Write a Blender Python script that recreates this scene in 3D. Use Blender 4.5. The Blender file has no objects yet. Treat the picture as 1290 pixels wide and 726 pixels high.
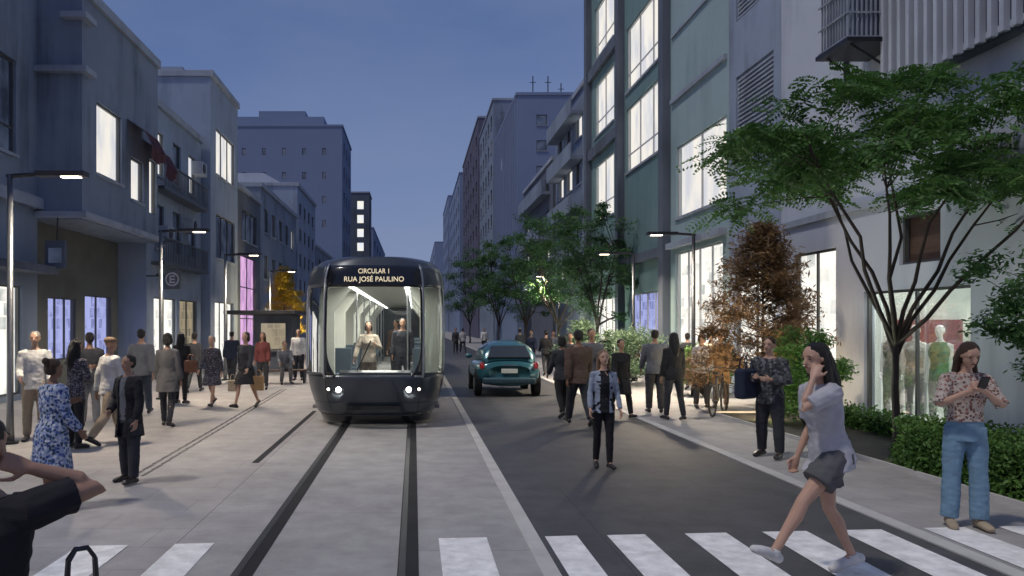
import bpy, bmesh, math, random
import numpy as np
from mathutils import Vector, Matrix, noise
R=math.radians; sin=math.sin; cos=math.cos; PI=math.pi
rnd=random.Random(7)
S=bpy.context.scene; COL=S.collection
F=950.;H0=1.95;CX=522.
def V(*a): return Vector(a)
# ------------------------------------------------------------------ helpers
class MB:
    def __init__(s): s.v=[];s.f=[];s.m=[]
    def add(s,vs,fs,m=0):
        o=len(s.v); s.v+=[tuple(v) for v in vs]; s.f+=[tuple(i+o for i in f) for f in fs]; s.m+=[m]*len(fs); return s
    def box(s,x0,y0,z0,x1,y1,z1,m=0):
        x0,x1=min(x0,x1),max(x0,x1);y0,y1=min(y0,y1),max(y0,y1);z0,z1=min(z0,z1),max(z0,z1)
        vs=[(x0,y0,z0),(x1,y0,z0),(x1,y1,z0),(x0,y1,z0),(x0,y0,z1),(x1,y0,z1),(x1,y1,z1),(x0,y1,z1)]
        return s.add(vs,[(3,2,1,0),(4,5,6,7),(0,1,5,4),(1,2,6,5),(2,3,7,6),(3,0,4,7)],m)
    def rings(s,rs,n=12,m=0,cap=True):
        vs=[]
        for c,ax,ay in rs:
            for i in range(n):
                a=2*PI*i/n; vs.append(c+ax*cos(a)+ay*sin(a))
        fs=[]
        for j in range(len(rs)-1):
            for i in range(n):
                i2=(i+1)%n; fs.append((j*n+i,j*n+i2,(j+1)*n+i2,(j+1)*n+i))
        if cap: fs.append(tuple(range(n-1,-1,-1))); fs.append(tuple((len(rs)-1)*n+i for i in range(n)))
        return s.add(vs,fs,m)
    def tube(s,pts,rad,n=8,m=0,rounded=False):
        pts=[Vector(p) for p in pts]
        if not isinstance(rad,(list,tuple)): rad=[rad]*len(pts)
        rs=[]
        prev=None
        for i,p in enumerate(pts):
            t=(pts[min(i+1,len(pts)-1)]-pts[max(i-1,0)])
            if t.length<1e-7: t=V(0,0,1)
            t.normalize()
            if prev is None: a=t.orthogonal().normalized()
            else:
                a=prev-t*prev.dot(t)
                if a.length<1e-5: a=t.orthogonal()
                a.normalize()
            prev=a; b=t.cross(a); r=rad[i]
            if rounded and i==0:
                rs.append((p-t*r*.75,a*r*.45,b*r*.45)); rs.append((p-t*r*.4,a*r*.85,b*r*.85))
            rs.append((p,a*r,b*r))
            if rounded and i==len(pts)-1:
                rs.append((p+t*r*.4,a*r*.85,b*r*.85)); rs.append((p+t*r*.75,a*r*.45,b*r*.45))
        return s.rings(rs,n,m)
    def ell(s,c,r,M=None,n=12,m=0):
        c=Vector(c); M=M or Matrix.Identity(3); rs=[]; k=max(5,n//2+1)
        for j in range(k+1):
            a=-PI/2+PI*j/k; q=max(cos(a),.05)
            rs.append((c+M@V(0,0,sin(a)*r[2]),M@V(r[0]*q,0,0),M@V(0,r[1]*q,0)))
        return s.rings(rs,n,m)
    def disc(s,c,axis,r,th,n=24,m=0):
        c=Vector(c);axis=Vector(axis).normalized(); return s.tube([c-axis*th/2,c+axis*th/2],r,n,m)
    def build(s,name,mats,parent=None,smooth=False,bevel=0,local=False,seg=2):
        me=bpy.data.meshes.new(name); me.from_pydata(s.v,[],s.f); 
        if not isinstance(mats,(list,tuple)): mats=[mats]
        for q in mats: me.materials.append(MT[q] if isinstance(q,str) else q)
        if len(mats)>1: me.polygons.foreach_set('material_index',s.m)
        if smooth: me.polygons.foreach_set('use_smooth',[True]*len(me.polygons))
        me.update()
        o=bpy.data.objects.new(name,me); COL.objects.link(o)
        if parent:
            o.parent=parent
            if not local:
                q=parent; t=V(0,0,0)
                while q: t+=q.location; q=q.parent
                o.location=-t
        if bevel:
            b=o.modifiers.new('b','BEVEL'); b.width=bevel; b.segments=seg; b.limit_method='ANGLE'
        return o
def tag(o,label=None,cat=None,group=None,kind=None):
    if label:o['label']=label
    if cat:o['category']=cat
    if group:o['group']=group
    if kind:o['kind']=kind
    return o
def root(name,label,cat,loc,rz=0,group=None):
    o=bpy.data.objects.new(name,None); COL.objects.link(o); o.location=loc; o.rotation_euler=(0,0,rz); o.empty_display_size=.2
    return tag(o,label,cat,group)
# ------------------------------------------------------------------ materials
MT={}
def mat(name,col,rough=.7,metal=0,var=.15,sc=(2,2,2),bump=0,bs=60,spec=.4,coat=0,streak=0,emit=0):
    m=bpy.data.materials.new(name); m.use_nodes=True; nt=m.node_tree; N=nt.nodes; L=nt.links; b=N['Principled BSDF']
    b.inputs['Roughness'].default_value=rough; b.inputs['Metallic'].default_value=metal
    b.inputs['Specular IOR Level'].default_value=spec; b.inputs['Coat Weight'].default_value=coat
    g=N.new('ShaderNodeNewGeometry'); mp=N.new('ShaderNodeMapping'); mp.inputs['Scale'].default_value=sc
    L.new(g.outputs['Position'],mp.inputs['Vector'])
    n=N.new('ShaderNodeTexNoise'); n.inputs['Scale'].default_value=1; n.inputs['Detail'].default_value=7; n.inputs['Roughness'].default_value=.6
    L.new(mp.outputs[0],n.inputs['Vector'])
    mr=N.new('ShaderNodeMapRange'); mr.inputs[1].default_value=.3; mr.inputs[2].default_value=.7; L.new(n.outputs[0],mr.inputs[0])
    mx=N.new('ShaderNodeMixRGB'); mx.inputs[1].default_value=tuple(c*(1-var) for c in col)+(1,); mx.inputs[2].default_value=tuple(min(1,c*(1+var)) for c in col)+(1,)
    L.new(mr.outputs[0],mx.inputs[0]); out=mx.outputs[0]
    if streak:
        m2=N.new('ShaderNodeMapping'); m2.inputs['Scale'].default_value=(1.6,1.6,.16); L.new(g.outputs['Position'],m2.inputs['Vector'])
        n2=N.new('ShaderNodeTexNoise'); n2.inputs['Scale'].default_value=1.3; n2.inputs['Detail'].default_value=9; n2.inputs['Roughness'].default_value=.65; L.new(m2.outputs[0],n2.inputs['Vector'])
        n3=N.new('ShaderNodeTexNoise'); n3.inputs['Scale'].default_value=.45; n3.inputs['Detail'].default_value=5; L.new(g.outputs['Position'],n3.inputs['Vector'])
        mu=N.new('ShaderNodeMath'); mu.operation='MULTIPLY'; L.new(n2.outputs[0],mu.inputs[0]); L.new(n3.outputs[0],mu.inputs[1])
        r2=N.new('ShaderNodeMapRange'); r2.inputs[1].default_value=.24; r2.inputs[2].default_value=.42; r2.inputs[4].default_value=streak; L.new(mu.outputs[0],r2.inputs[0])
        x2=N.new('ShaderNodeMixRGB'); x2.inputs[2].default_value=tuple(c*.3 for c in col)+(1,); L.new(r2.outputs[0],x2.inputs[0]); L.new(out,x2.inputs[1]); out=x2.outputs[0]
    L.new(out,b.inputs['Base Color'])
    if emit: L.new(out,b.inputs['Emission Color']); b.inputs['Emission Strength'].default_value=emit
    if bump:
        nb=N.new('ShaderNodeTexNoise'); nb.inputs['Scale'].default_value=bs; nb.inputs['Detail'].default_value=5; L.new(g.outputs['Position'],nb.inputs['Vector'])
        bp=N.new('ShaderNodeBump'); bp.inputs['Strength'].default_value=bump; bp.inputs['Distance'].default_value=.02; L.new(nb.outputs[0],bp.inputs['Height']); L.new(bp.outputs[0],b.inputs['Normal'])
    MT[name]=m; return m
def slab(name,col,w,h,dark,rough=.75,rot=0,stain=.78):
    m=mat(name,col,rough,0,.14,(.35,.35,.35),.25,45); nt=m.node_tree;N=nt.nodes;L=nt.links;b=N['Principled BSDF']
    src=b.inputs['Base Color'].links[0].from_socket
    g=N.new('ShaderNodeNewGeometry'); br=N.new('ShaderNodeTexBrick'); br.offset=.5
    mp=N.new('ShaderNodeMapping'); mp.inputs['Rotation'].default_value=(0,0,rot); L.new(g.outputs['Position'],mp.inputs['Vector']); L.new(mp.outputs[0],br.inputs['Vector'])
    br.inputs['Scale'].default_value=1; br.inputs['Brick Width'].default_value=w; br.inputs['Row Height'].default_value=h; br.inputs['Mortar Size'].default_value=.006; br.inputs['Mortar Smooth'].default_value=.2
    br.inputs['Color1'].default_value=(1,1,1,1); br.inputs['Color2'].default_value=(.92,.92,.92,1); br.inputs['Mortar'].default_value=(dark,dark,dark,1)
    n=N.new('ShaderNodeTexNoise'); n.inputs['Scale'].default_value=2.2; n.inputs['Detail'].default_value=9; n.inputs['Roughness'].default_value=.7; L.new(g.outputs['Position'],n.inputs['Vector'])
    mr=N.new('ShaderNodeMapRange'); mr.inputs[1].default_value=.3; mr.inputs[2].default_value=.7; mr.inputs[3].default_value=stain; mr.inputs[4].default_value=1.12; L.new(n.outputs[0],mr.inputs[0])
    x=N.new('ShaderNodeMixRGB'); x.blend_type='MULTIPLY'; x.inputs[0].default_value=1; L.new(src,x.inputs[1]); L.new(br.outputs[0],x.inputs[2])
    y=N.new('ShaderNodeMixRGB'); y.blend_type='MULTIPLY'; y.inputs[0].default_value=1; L.new(x.outputs[0],y.inputs[1]); L.new(mr.outputs[0],y.inputs[2])
    L.new(y.outputs[0],b.inputs['Base Color']); return m
def glow(name,c1,c2,st,sc=(1.5,1.5,.6),contrast=(.35,.65),shelf=None):
    m=bpy.data.materials.new(name); m.use_nodes=True; nt=m.node_tree; N=nt.nodes; L=nt.links
    for n in list(N): N.remove(n)
    o=N.new('ShaderNodeOutputMaterial'); e=N.new('ShaderNodeEmission'); e.inputs[1].default_value=st
    g=N.new('ShaderNodeNewGeometry'); mp=N.new('ShaderNodeMapping'); mp.inputs['Scale'].default_value=sc; L.new(g.outputs['Position'],mp.inputs[0])
    n=N.new('ShaderNodeTexNoise'); n.inputs['Scale'].default_value=1.6; n.inputs['Detail'].default_value=3; L.new(mp.outputs[0],n.inputs['Vector'])
    mr=N.new('ShaderNodeMapRange'); mr.inputs[1].default_value=contrast[0]; mr.inputs[2].default_value=contrast[1]; L.new(n.outputs[0],mr.inputs[0])
    x=N.new('ShaderNodeMixRGB'); x.inputs[1].default_value=c1+(1,); x.inputs[2].default_value=c2+(1,); L.new(mr.outputs[0],x.inputs[0])
    out=x.outputs[0]
    if shelf:
        sp=N.new('ShaderNodeSeparateXYZ'); L.new(g.outputs['Position'],sp.inputs[0]); cb=N.new('ShaderNodeCombineXYZ'); ax=N.new('ShaderNodeMath'); ax.operation='ADD'; L.new(sp.outputs[0],ax.inputs[0]); L.new(sp.outputs[1],ax.inputs[1]); L.new(ax.outputs[0],cb.inputs[0]); L.new(sp.outputs[2],cb.inputs[1])
        br=N.new('ShaderNodeTexBrick'); br.offset=.37; L.new(cb.outputs[0],br.inputs['Vector']); br.inputs['Scale'].default_value=1; br.inputs['Brick Width'].default_value=shelf[0]; br.inputs['Row Height'].default_value=shelf[1]; br.inputs['Mortar Size'].default_value=.035; br.inputs['Mortar Smooth'].default_value=.6
        br.inputs['Color1'].default_value=c1+(1,); br.inputs['Color2'].default_value=c2+(1,); br.inputs['Mortar'].default_value=tuple(.9*a for a in c1)+(1,); br.inputs['Bias'].default_value=-.1
        gt=N.new('ShaderNodeMath'); gt.operation='MULTIPLY'; gt.inputs[1].default_value=.9; L.new(mr.outputs[0],gt.inputs[0])
        y=N.new('ShaderNodeMixRGB'); y.inputs[1].default_value=c1+(1,); L.new(br.outputs[0],y.inputs[2]); L.new(gt.outputs[0],y.inputs[0]); out=y.outputs[0]
    L.new(out,e.inputs[0]); 
    gl=N.new('ShaderNodeBsdfGlossy'); gl.inputs['Roughness'].default_value=.1; gl.inputs['Color'].default_value=(.06,.06,.07,1)
    ad=N.new('ShaderNodeAddShader'); L.new(e.outputs[0],ad.inputs[0]); L.new(gl.outputs[0],ad.inputs[1]); L.new(ad.outputs[0],o.inputs[0]); MT[name]=m; return m
def glass(name,tint=(.8,.85,.85),refl=.12):
    m=bpy.data.materials.new(name); m.use_nodes=True; nt=m.node_tree; N=nt.nodes; L=nt.links
    for n in list(N): N.remove(n)
    o=N.new('ShaderNodeOutputMaterial'); t=N.new('ShaderNodeBsdfTransparent'); t.inputs[0].default_value=tint+(1,)
    g=N.new('ShaderNodeBsdfGlossy'); g.inputs['Roughness'].default_value=.04; x=N.new('ShaderNodeMixShader'); f=N.new('ShaderNodeFresnel'); f.inputs[0].default_value=1.35
    a=N.new('ShaderNodeMath'); a.operation='MULTIPLY'; a.inputs[1].default_value=refl; L.new(f.outputs[0],a.inputs[0])
    L.new(a.outputs[0],x.inputs[0]); L.new(t.outputs[0],x.inputs[1]); L.new(g.outputs[0],x.inputs[2]); L.new(x.outputs[0],o.inputs[0]); MT[name]=m; return m
def floral(name,base,cols,scale=26,thr=.5):
    m=mat(name,base,.85,0,.1,(3,3,3),.3,200); nt=m.node_tree;N=nt.nodes;L=nt.links;b=N['Principled BSDF']
    src=b.inputs['Base Color'].links[0].from_socket; g=N.new('ShaderNodeNewGeometry')
    v=N.new('ShaderNodeTexVoronoi'); v.inputs['Scale'].default_value=scale; L.new(g.outputs['Position'],v.inputs['Vector'])
    r=N.new('ShaderNodeValToRGB'); r.color_ramp.interpolation='CONSTANT'
    for i,c in enumerate(cols):
        e=r.color_ramp.elements[0] if i==0 else r.color_ramp.elements.new(i/len(cols)); e.position=i/len(cols); e.color=c+(1,)
    sp=N.new('ShaderNodeSeparateColor'); L.new(v.outputs['Color'],sp.inputs[0]); L.new(sp.outputs[0],r.inputs[0])
    lt=N.new('ShaderNodeMath'); lt.operation='LESS_THAN'; lt.inputs[1].default_value=thr; L.new(v.outputs['Distance'],lt.inputs[0])
    x=N.new('ShaderNodeMixRGB'); L.new(lt.outputs[0],x.inputs[0]); L.new(src,x.inputs[1]); L.new(r.outputs[0],x.inputs[2]); L.new(x.outputs[0],b.inputs['Base Color'])
def leafmat(name,c1,c2,trans=.3):
    m=mat(name,c1,.55,0,.1,(1.3,1.3,1.3),0); nt=m.node_tree;N=nt.nodes;L=nt.links;b=N['Principled BSDF']
    for n in N:
        if n.type=='MIX_RGB': n.inputs[1].default_value=c1+(1,); n.inputs[2].default_value=c2+(1,); src=n.outputs[0]
        if n.type=='MAPPING': n.inputs['Scale'].default_value=(3,3,3)
    t=N.new('ShaderNodeBsdfTranslucent'); L.new(src,t.inputs[0]); x=N.new('ShaderNodeMixShader'); x.inputs[0].default_value=trans
    L.new(b.outputs[0],x.inputs[1]); L.new(t.outputs[0],x.inputs[2]); L.new(x.outputs[0],N['Material Output'].inputs[0])
# setting
slab('paving',(.37,.355,.345),1.2,.6,.74); slab('trackbed',(.38,.37,.36),2.6,3.2,.6,.7,PI/2,.74)
m=slab('asphalt',(.088,.088,.092),3.46,9.0,.55,.58,0,.58)
mat('earth',(.06,.055,.045),.9,0,.3,(3,3,3),.5,30)
mat('kerbstone',(.48,.47,.45),.75,0,.15,(2,2,2),.2,60); mat('paint',(.78,.78,.76),.6,0,.24,(6,6,6),.15,60)
mat('groove',(.022,.022,.024),.75,0,.3,spec=.2); mat('railsteel',(.05,.05,.052),.55,.5,.2,(3,3,3)); mat('tactile',(.13,.13,.13),.8,0,.2,(4,4,4),.8,70)
mat('w_blue',(.29,.35,.45),.85,0,.08,(.5,.5,.5),.12,30,streak=.5); mat('w_grey',(.22,.27,.35),.85,0,.1,(.5,.5,.5),.15,30,streak=.7)
mat('w_dark',(.12,.14,.18),.85,0,.15,(.5,.5,.5),.2,30,streak=.5); mat('w_white',(.50,.54,.62),.8,0,.05,(.4,.4,.4),.1,25,streak=.4)
mat('w_green',(.17,.27,.27),.8,0,.08,(.4,.4,.4),.12,25,streak=.3); mat('w_greenl',(.33,.44,.45),.8,0,.06,(.4,.4,.4),.12,25,streak=.25)
mat('w_brown_haze',(.11,.105,.155),.85,0,.15,(.3,.3,.3),.1,20,streak=.3); mat('w_haze',(.21,.27,.40),.9,0,.04,(.3,.3,.3)); mat('w_shop',(.12,.125,.115),.7,0,.2,(1,1,1),.2,30); mat('w_room_glow',(.70,.74,.70),.8,0,.05,emit=.55)  # brown and haze walls: distance haze mixed into the colour
mat('trim',(.33,.37,.44),.8,0,.12,(1,1,1),.15,30,streak=.5); mat('darkmetal',(.04,.043,.05),.45,.6,.2); mat('greymetal',(.2,.21,.22),.4,.8,.15)
mat('frame',(.10,.105,.11),.5,.3,.1); mat('frame_w',(.45,.46,.48),.5,0,.1); mat('awning',(.085,.035,.045),.85,0,.3,(3,3,3),.3,50); mat('wood',(.09,.055,.042),.6,0,.25,(2,2,12),.2,30)
glow('lit',(.97,.92,.84),(.70,.71,.76),.95,(.9,.9,.35),(.42,.66)); glow('litcool',(.85,.92,1.0),(.5,.6,.7),.9,(1.2,1.2,.3)); glow('shop',(1.0,.96,.88),(.22,.28,.28),1.15,(.9,.9,.9),(.35,.62),(.42,.36))
glow('shopblue',(.50,.55,1.0),(.10,.11,.32),.8,(1.8,1.8,1.8),(.3,.6),(.3,.36)); glow('shoppink',(.88,.52,.85),(.45,.25,.52),.95,(2,2,.7)); glow('farlit',(1,.95,.8),(.8,.85,.95),1.0)
glow('dimwin',(.045,.06,.10),(.013,.018,.032),1,(.8,.8,.8)); glow('warmwin',(.5,.42,.28),(.12,.11,.09),.7,(1.2,1.2,1.2),(.3,.6),(.3,.36)); glow('lamp',(1,.86,.66),(1,.86,.66),9); glow('ceil',(1,.98,.93),(1,.98,.93),12)
glow('tramstrip',(1,1,.95),(1,1,.95),4); glow('headlight',(1,.95,.85),(1,.95,.85),6); glow('led',(1,.84,.58),(1,.84,.58),.95); glow('tail',(.32,.025,.025),(.16,.01,.01),.7); glow('shelfred',(.62,.16,.16),(.3,.12,.11),.95,(8,8,8),(.3,.5),(.16,.18))
glass('clear',(.95,.97,.96),.7); glass('smoke',(.55,.6,.6),1.5)
mat('tramdark',(.05,.06,.072),.32,.25,.08,coat=.5); mat('tramsilver',(.36,.38,.40),.32,.7,.08,coat=.4); mat('tramblack',(.010,.011,.013),.14,0,.1,coat=.4); mat('traminner',(.55,.56,.50),.5,0,.06); mat('tramfloor',(.2,.2,.2),.6,0,.2); mat('seat',(.07,.1,.13),.7)
mat('teal',(.03,.115,.15),.28,.3,.06,coat=.7); mat('rubber',(.015,.015,.016),.85); mat('rim',(.3,.3,.31),.3,.9); mat('carglass',(.03,.04,.045),.08,0,.1,spec=.9); mat('plate',(.62,.66,.6),.5); mat('bumper',(.025,.06,.08),.5)
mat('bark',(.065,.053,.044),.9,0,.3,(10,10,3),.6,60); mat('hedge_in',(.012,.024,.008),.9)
leafmat('leaf',(.035,.10,.024),(.095,.21,.045),.4); leafmat('leaf_mid',(.045,.12,.04),(.11,.23,.075),.4); leafmat('leaf_dark',(.04,.10,.042),(.09,.19,.065),.35); leafmat('leaf_brown',(.14,.085,.048),(.28,.18,.09),.35); leafmat('leaf_yellow',(.40,.28,.03),(.58,.44,.07),.4); leafmat('leaf_hedge',(.06,.15,.03),(.14,.27,.06)); leafmat('leaf_grey',(.14,.22,.13),(.26,.36,.22))
# people
for n,c in dict(skin_light=(.50,.31,.22),skin_mid=(.36,.21,.14),skin_brown=(.22,.12,.075),skin_dark=(.09,.048,.03)).items(): mat(n,c,.5,0,.08,(9,9,9),.08,250)
for n,c in dict(hair_black=(.012,.011,.011),hair_brown=(.05,.028,.016),hair_grey=(.28,.27,.26),hair_blond=(.2,.13,.07)).items(): mat(n,c,.5,0,.4,(60,60,8),.8,160)
for n,c in dict(c_white=(.62,.62,.60),c_cream=(.55,.48,.38),c_black=(.015,.015,.018),c_dark=(.035,.037,.045),c_grey=(.13,.14,.16),c_lgrey=(.45,.45,.48),c_denim=(.17,.29,.40),c_denimdark=(.04,.055,.085),c_beige=(.38,.31,.22),c_brown=(.10,.065,.05),c_green=(.20,.36,.2),c_tan=(.30,.19,.10),c_red=(.14,.04,.04),c_ltdenim=(.29,.34,.42),c_shortgrey=(.10,.10,.105),c_navy=(.02,.028,.055),c_lips=(.22,.08,.07)).items(): mat(n,c,.88,0,.16,(7,7,7),.35,220)
floral('c_blueflor',(.30,.36,.5),[(.03,.06,.2),(.55,.58,.62),(.08,.13,.32),(.04,.07,.10)],34,.55); floral('c_creamflor',(.45,.38,.33),[(.12,.07,.06),(.5,.45,.4),(.28,.13,.10)],42,.5); floral('c_darkflor',(.05,.05,.06),[(.2,.2,.24),(.03,.03,.04),(.1,.08,.1)],40,.5); floral('c_camo',(.05,.055,.06),[(.16,.16,.18),(.03,.03,.04),(.09,.1,.1)],26,.6)
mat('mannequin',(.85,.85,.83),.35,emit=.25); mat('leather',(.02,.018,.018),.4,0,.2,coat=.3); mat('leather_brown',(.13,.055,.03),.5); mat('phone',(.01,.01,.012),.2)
# ------------------------------------------------------------------ ground
def sheet(name,x0,x1,y0,y1,z,m):
    o=MB().add([(x0,y0,z),(x1,y0,z),(x1,y1,z),(x0,y1,z)],[(0,1,2,3)]).build(name,m); return tag(o,kind='structure')
sheet('ground',-900,900,-300,1400,-.012,'earth')
sheet('pavement_left',-13,-2.12,-15,600,0,'paving'); sheet('tramway_paving',-2.112,1.0,-15,600,.002,'trackbed')
sheet('road',1.14,4.62,-15,600,-.004,'asphalt'); sheet('pavement_right',4.78,12,-15,600,0,'paving')
tag(MB().box(1.0,-15,-.02,1.14,600,.012).build('kerb_track','kerbstone'),kind='structure')
tag(MB().box(4.62,-15,-.02,4.78,600,.01).build('kerb_right','kerbstone'),kind='structure')
sheet('dark_line',-2.29,-2.19,10.6,17,.004,'groove')  # thin dark strip on the paving beside the track
m=MB()
for i,x in enumerate((-3.62,-3.50)):
    for j in range(31):
        y=9.7+j*.42; m.box(x-.022-(j*.012),y,0,x+.022-(j*.012),y+.36,.006)
tag(m.build('tactile_strip','tactile'),'dark ribbed tactile guiding strip set in the left pavement','paving strip')
for nm,xs,lb in (('tram_rail',-1.34,'dark grooved steel rail left of the pair, running under the tram'),('tram_rail',-.05,'dark grooved steel rail right of the pair, running under the tram')):
    r=root(nm,lb,'rail',(xs,0,0))
    MB().box(xs-.085,-15,-.01,xs+.085,600,.006).build('groove','groove',r); MB().box(xs-.075,-15,.006,xs-.02,600,.010).build('rail_head','railsteel',r)
sx=[(-2.95,-2.52),(-2.12,-1.78),(.22,.66),(1.2,1.5),(1.78,2.14),(2.52,2.92),(3.27,3.70),(4.02,4.44),(4.86,5.28),(5.62,6.04),(6.38,6.8)]
for i,(a,b) in enumerate(sx):
    yf=6.62+(a+3)*.075; z=.006 if not(1.14<a<4.6) else .002
    lb=['white crossing bar furthest left on the pale pavement','white crossing bar left of the tram rails','white crossing bar between the rails and the kerb strip','white crossing bar on the road against the kerb strip','second white crossing bar on the road from the kerb strip','third white crossing bar on the road from the kerb strip','fourth white crossing bar on the road, by the walking woman in shorts','fifth white crossing bar, last one on the dark road','white crossing bar on the right pavement nearest the road','white crossing bar on the right pavement, second from the road','white crossing bar furthest right on the pavement'][i]
    tag(MB().add([(a,3,z),(b,3,z),(b,yf+.03,z),(a,yf,z)],[(0,1,2,3)]).build('crosswalk_bar','paint'),lb,'road marking','white bars of the crosswalk')
# ------------------------------------------------------------------ buildings
def wallgrid(mb,fix,u,v,U0,U1,V0,V1,ops,din,depth=.22,m=0):
    us=sorted({U0,U1}|{min(max(o[i],U0),U1) for o in ops for i in (0,1)}); vs=sorted({V0,V1}|{min(max(o[i],V0),V1) for o in ops for i in (2,3)})
    P=lambda a,b,d=0: fix+u*a+v*b+din*d
    for i in range(len(us)-1):
        for j in range(len(vs)-1):
            cu=(us[i]+us[i+1])/2; cv=(vs[j]+vs[j+1])/2
            if any(o[0]<cu<o[1] and o[2]<cv<o[3] for o in ops): continue
            mb.add([P(us[i],vs[j]),P(us[i+1],vs[j]),P(us[i+1],vs[j+1]),P(us[i],vs[j+1])],[(0,1,2,3)],m)
    for o in ops:
        a,b,c,d=o[:4]
        q=[(a,c),(b,c),(b,d),(a,d)]
        for i in range(4):
            p0=q[i];p1=q[(i+1)%4]; mb.add([P(*p0),P(*p1),P(*p1,depth),P(*p0,depth)],[(0,1,2,3)],m)
def bar(mb,fix,u,v,din,a,b,c,d,d0,d1,m=0):
    vs=[]
    for dd in (d0,d1):
        for (p,q) in ((a,c),(b,c),(b,d),(a,d)): vs.append(fix+u*p+v*q+din*dd)
    mb.add(vs,[(0,1,2,3),(7,6,5,4),(0,4,5,1),(1,5,6,2),(2,6,7,3),(3,7,4,0)],m)
def window(par,fix,u,v,din,o,fm='frame'):
    a,b,c,d,kind=o[:5]; nx=o[5] if len(o)>5 else max(1,round((b-a)/1.2)); nz=o[6] if len(o)>6 else 1
    t=.05 if b-a>.8 else .035; mb=MB()
    bar(mb,fix,u,v,din,a,b,c,c+t,.07,.14);bar(mb,fix,u,v,din,a,b,d-t,d,.07,.14)
    bar(mb,fix,u,v,din,a,a+t,c+t,d-t,.07,.14);bar(mb,fix,u,v,din,b-t,b,c+t,d-t,.07,.14)
    for i in range(1,nx):
        x=a+(b-a)*i/nx; bar(mb,fix,u,v,din,x-t/2,x+t/2,c+t,d-t,.08,.13)
    for i in range(1,nz):
        z=c+(d-c)*(i/nz if nz>2 else .28); bar(mb,fix,u,v,din,a+t,b-t,z-t/2,z+t/2,.085,.125)
    if kind=='louver':
        n=int((d-c)/.12)
        for i in range(n):
            z=c+.05+i*.12; bar(mb,fix,u,v,din,a+t,b-t,z,z+.05,.02,.1)
    w=mb.build('window' if kind not in('shop','shopblue','shoppink') else 'shop_window',fm if kind!='louver' else 'trim',par)
    mt={'louver':'w_grey'}.get(kind,kind)
    pm=MB(); bar(pm,fix,u,v,din,a,b,c,d,.19,.21); pm.build('pane',mt,w)
    if kind in('lit','dimwin') and b-a>.7:
        sm=MB(); bar(sm,fix,u,v,din,a-.06,b+.06,c-.09,c-.003,-.07,.05); sm.build('sill','trim',w)
def building(name,label,side,X,y0,y1,h,depth,m,ops=(),fops=(),zb=0,cornice=.25,fm='frame',cat='building',roofbits=0):
    r=root(name,label,cat,(X,y0,0)); X2=X+side*depth; mb=MB()
    u=V(0,1,0);v=V(0,0,1);fix=V(X,0,0);din=V(side,0,0)
    ops=[o for o in ops]; fo=[(min(o[0],o[1]),max(o[0],o[1]))+tuple(o[2:]) for o in fops]
    wallgrid(mb,fix,u,v,y0,y1,zb,h,ops,din)
    xa,xb=min(X,X2),max(X,X2)
    wallgrid(mb,V(0,y0,0),V(1,0,0),v,xa,xb,zb,h,fo,V(0,1,0))
    mb.add([(xa,y1,zb),(xb,y1,zb),(xb,y1,h),(xa,y1,h)],[(0,1,2,3)]); mb.add([(X2,y0,zb),(X2,y1,zb),(X2,y1,h),(X2,y0,h)],[(0,1,2,3)])
    mb.add([(xa,y0,h),(xb,y0,h),(xb,y1,h),(xa,y1,h)],[(0,1,2,3)])
    if zb: mb.add([(xa,y0,zb),(xb,y0,zb),(xb,y1,zb),(xa,y1,zb)],[(0,1,2,3)])
    mb.build('wall',m,r)
    for o in ops: window(r,fix,u,v,din,o,fm)
    for o in fo: window(r,V(0,y0,0),V(1,0,0),v,V(0,1,0),o,fm)
    if cornice:
        c=MB(); c.box(X-side*cornice*.5,y0-.08,h+.003,X2,y1-.02,h+.28); c.build('cornice','trim' if m!='w_haze' else m,r,bevel=.02)
    if roofbits:
        c=MB()
        for i in range(roofbits):
            yy=rnd.uniform(y0+1,y1-2); xx=X+side*rnd.uniform(1.5,depth*.7); s=rnd.uniform(.8,2.2); c.box(xx,yy,h+.28,xx+side*s,yy+s,h+.28+rnd.uniform(.5,1.2))
        c.build('roof_hut',m,r)
    return r
def grid(y0,y1,z0,z1,ny,nz,kind,fill=.5,vf=.55,lit=.0,lk='lit'):
    L=[];w=(y1-y0)/ny;h=(z1-z0)/nz
    for i in range(ny):
        for j in range(nz):
            k=lk if rnd.random()<lit else kind
            a=y0+w*(i+.5-fill/2);b=z0+h*(j+.5-vf/2); L.append((round(a,3),round(a+w*fill,3),round(b,3),round(b+h*vf,3),k))
    return L
# --- right side
X=9.
RD=building('shop_building','white building at the right with a bright mannequin shop and a boxed air conditioner above',1,X,3,18.5,16,12,'w_white',
 ops=[(12.2,15.1,.12,2.6,'clear',2,1),(16.1,17.9,.3,3.6,'shop',2,1),(12.9,14.0,3.05,3.95,'wood',1,1),(5,8.6,.3,2.6,'shop',3,1)],fm='frame')
m=MB(); 
m.box(9.222,11.9,.05,11.6,15.8,.12); m.box(11.55,11.9,.12,11.6,15.8,2.9); m.box(9.222,11.9,.12,11.54,11.95,2.9); m.box(9.222,15.75,.12,11.54,15.8,2.9); m.box(9.222,11.9,2.903,11.6,15.8,3.0)
m.build('shop_room','w_room_glow',RD)  # room walls given their own glow to brighten the shop
m=MB(); m.box(9.4,12.3,2.86,9.75,15.4,2.89); m.box(10.3,12.3,2.86,10.65,15.4,2.89); m.build('ceiling_light','ceil',RD)
m=MB(); m.box(10.05,15.4,1.05,11.2,15.74,2.05); m.build('display_shelf','shelfred',RD)
m=MB(); m.box(8.80,9.5,6.25,8.996,14.0,13); m.build('screen_backing','w_dark',RD)  # dark panel added behind the slats so their gaps read dark
m=MB()
for i in range(19):
    y=9.6+i*.235; m.box(8.60,y,6.25,8.70,y+.085,13)
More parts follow.
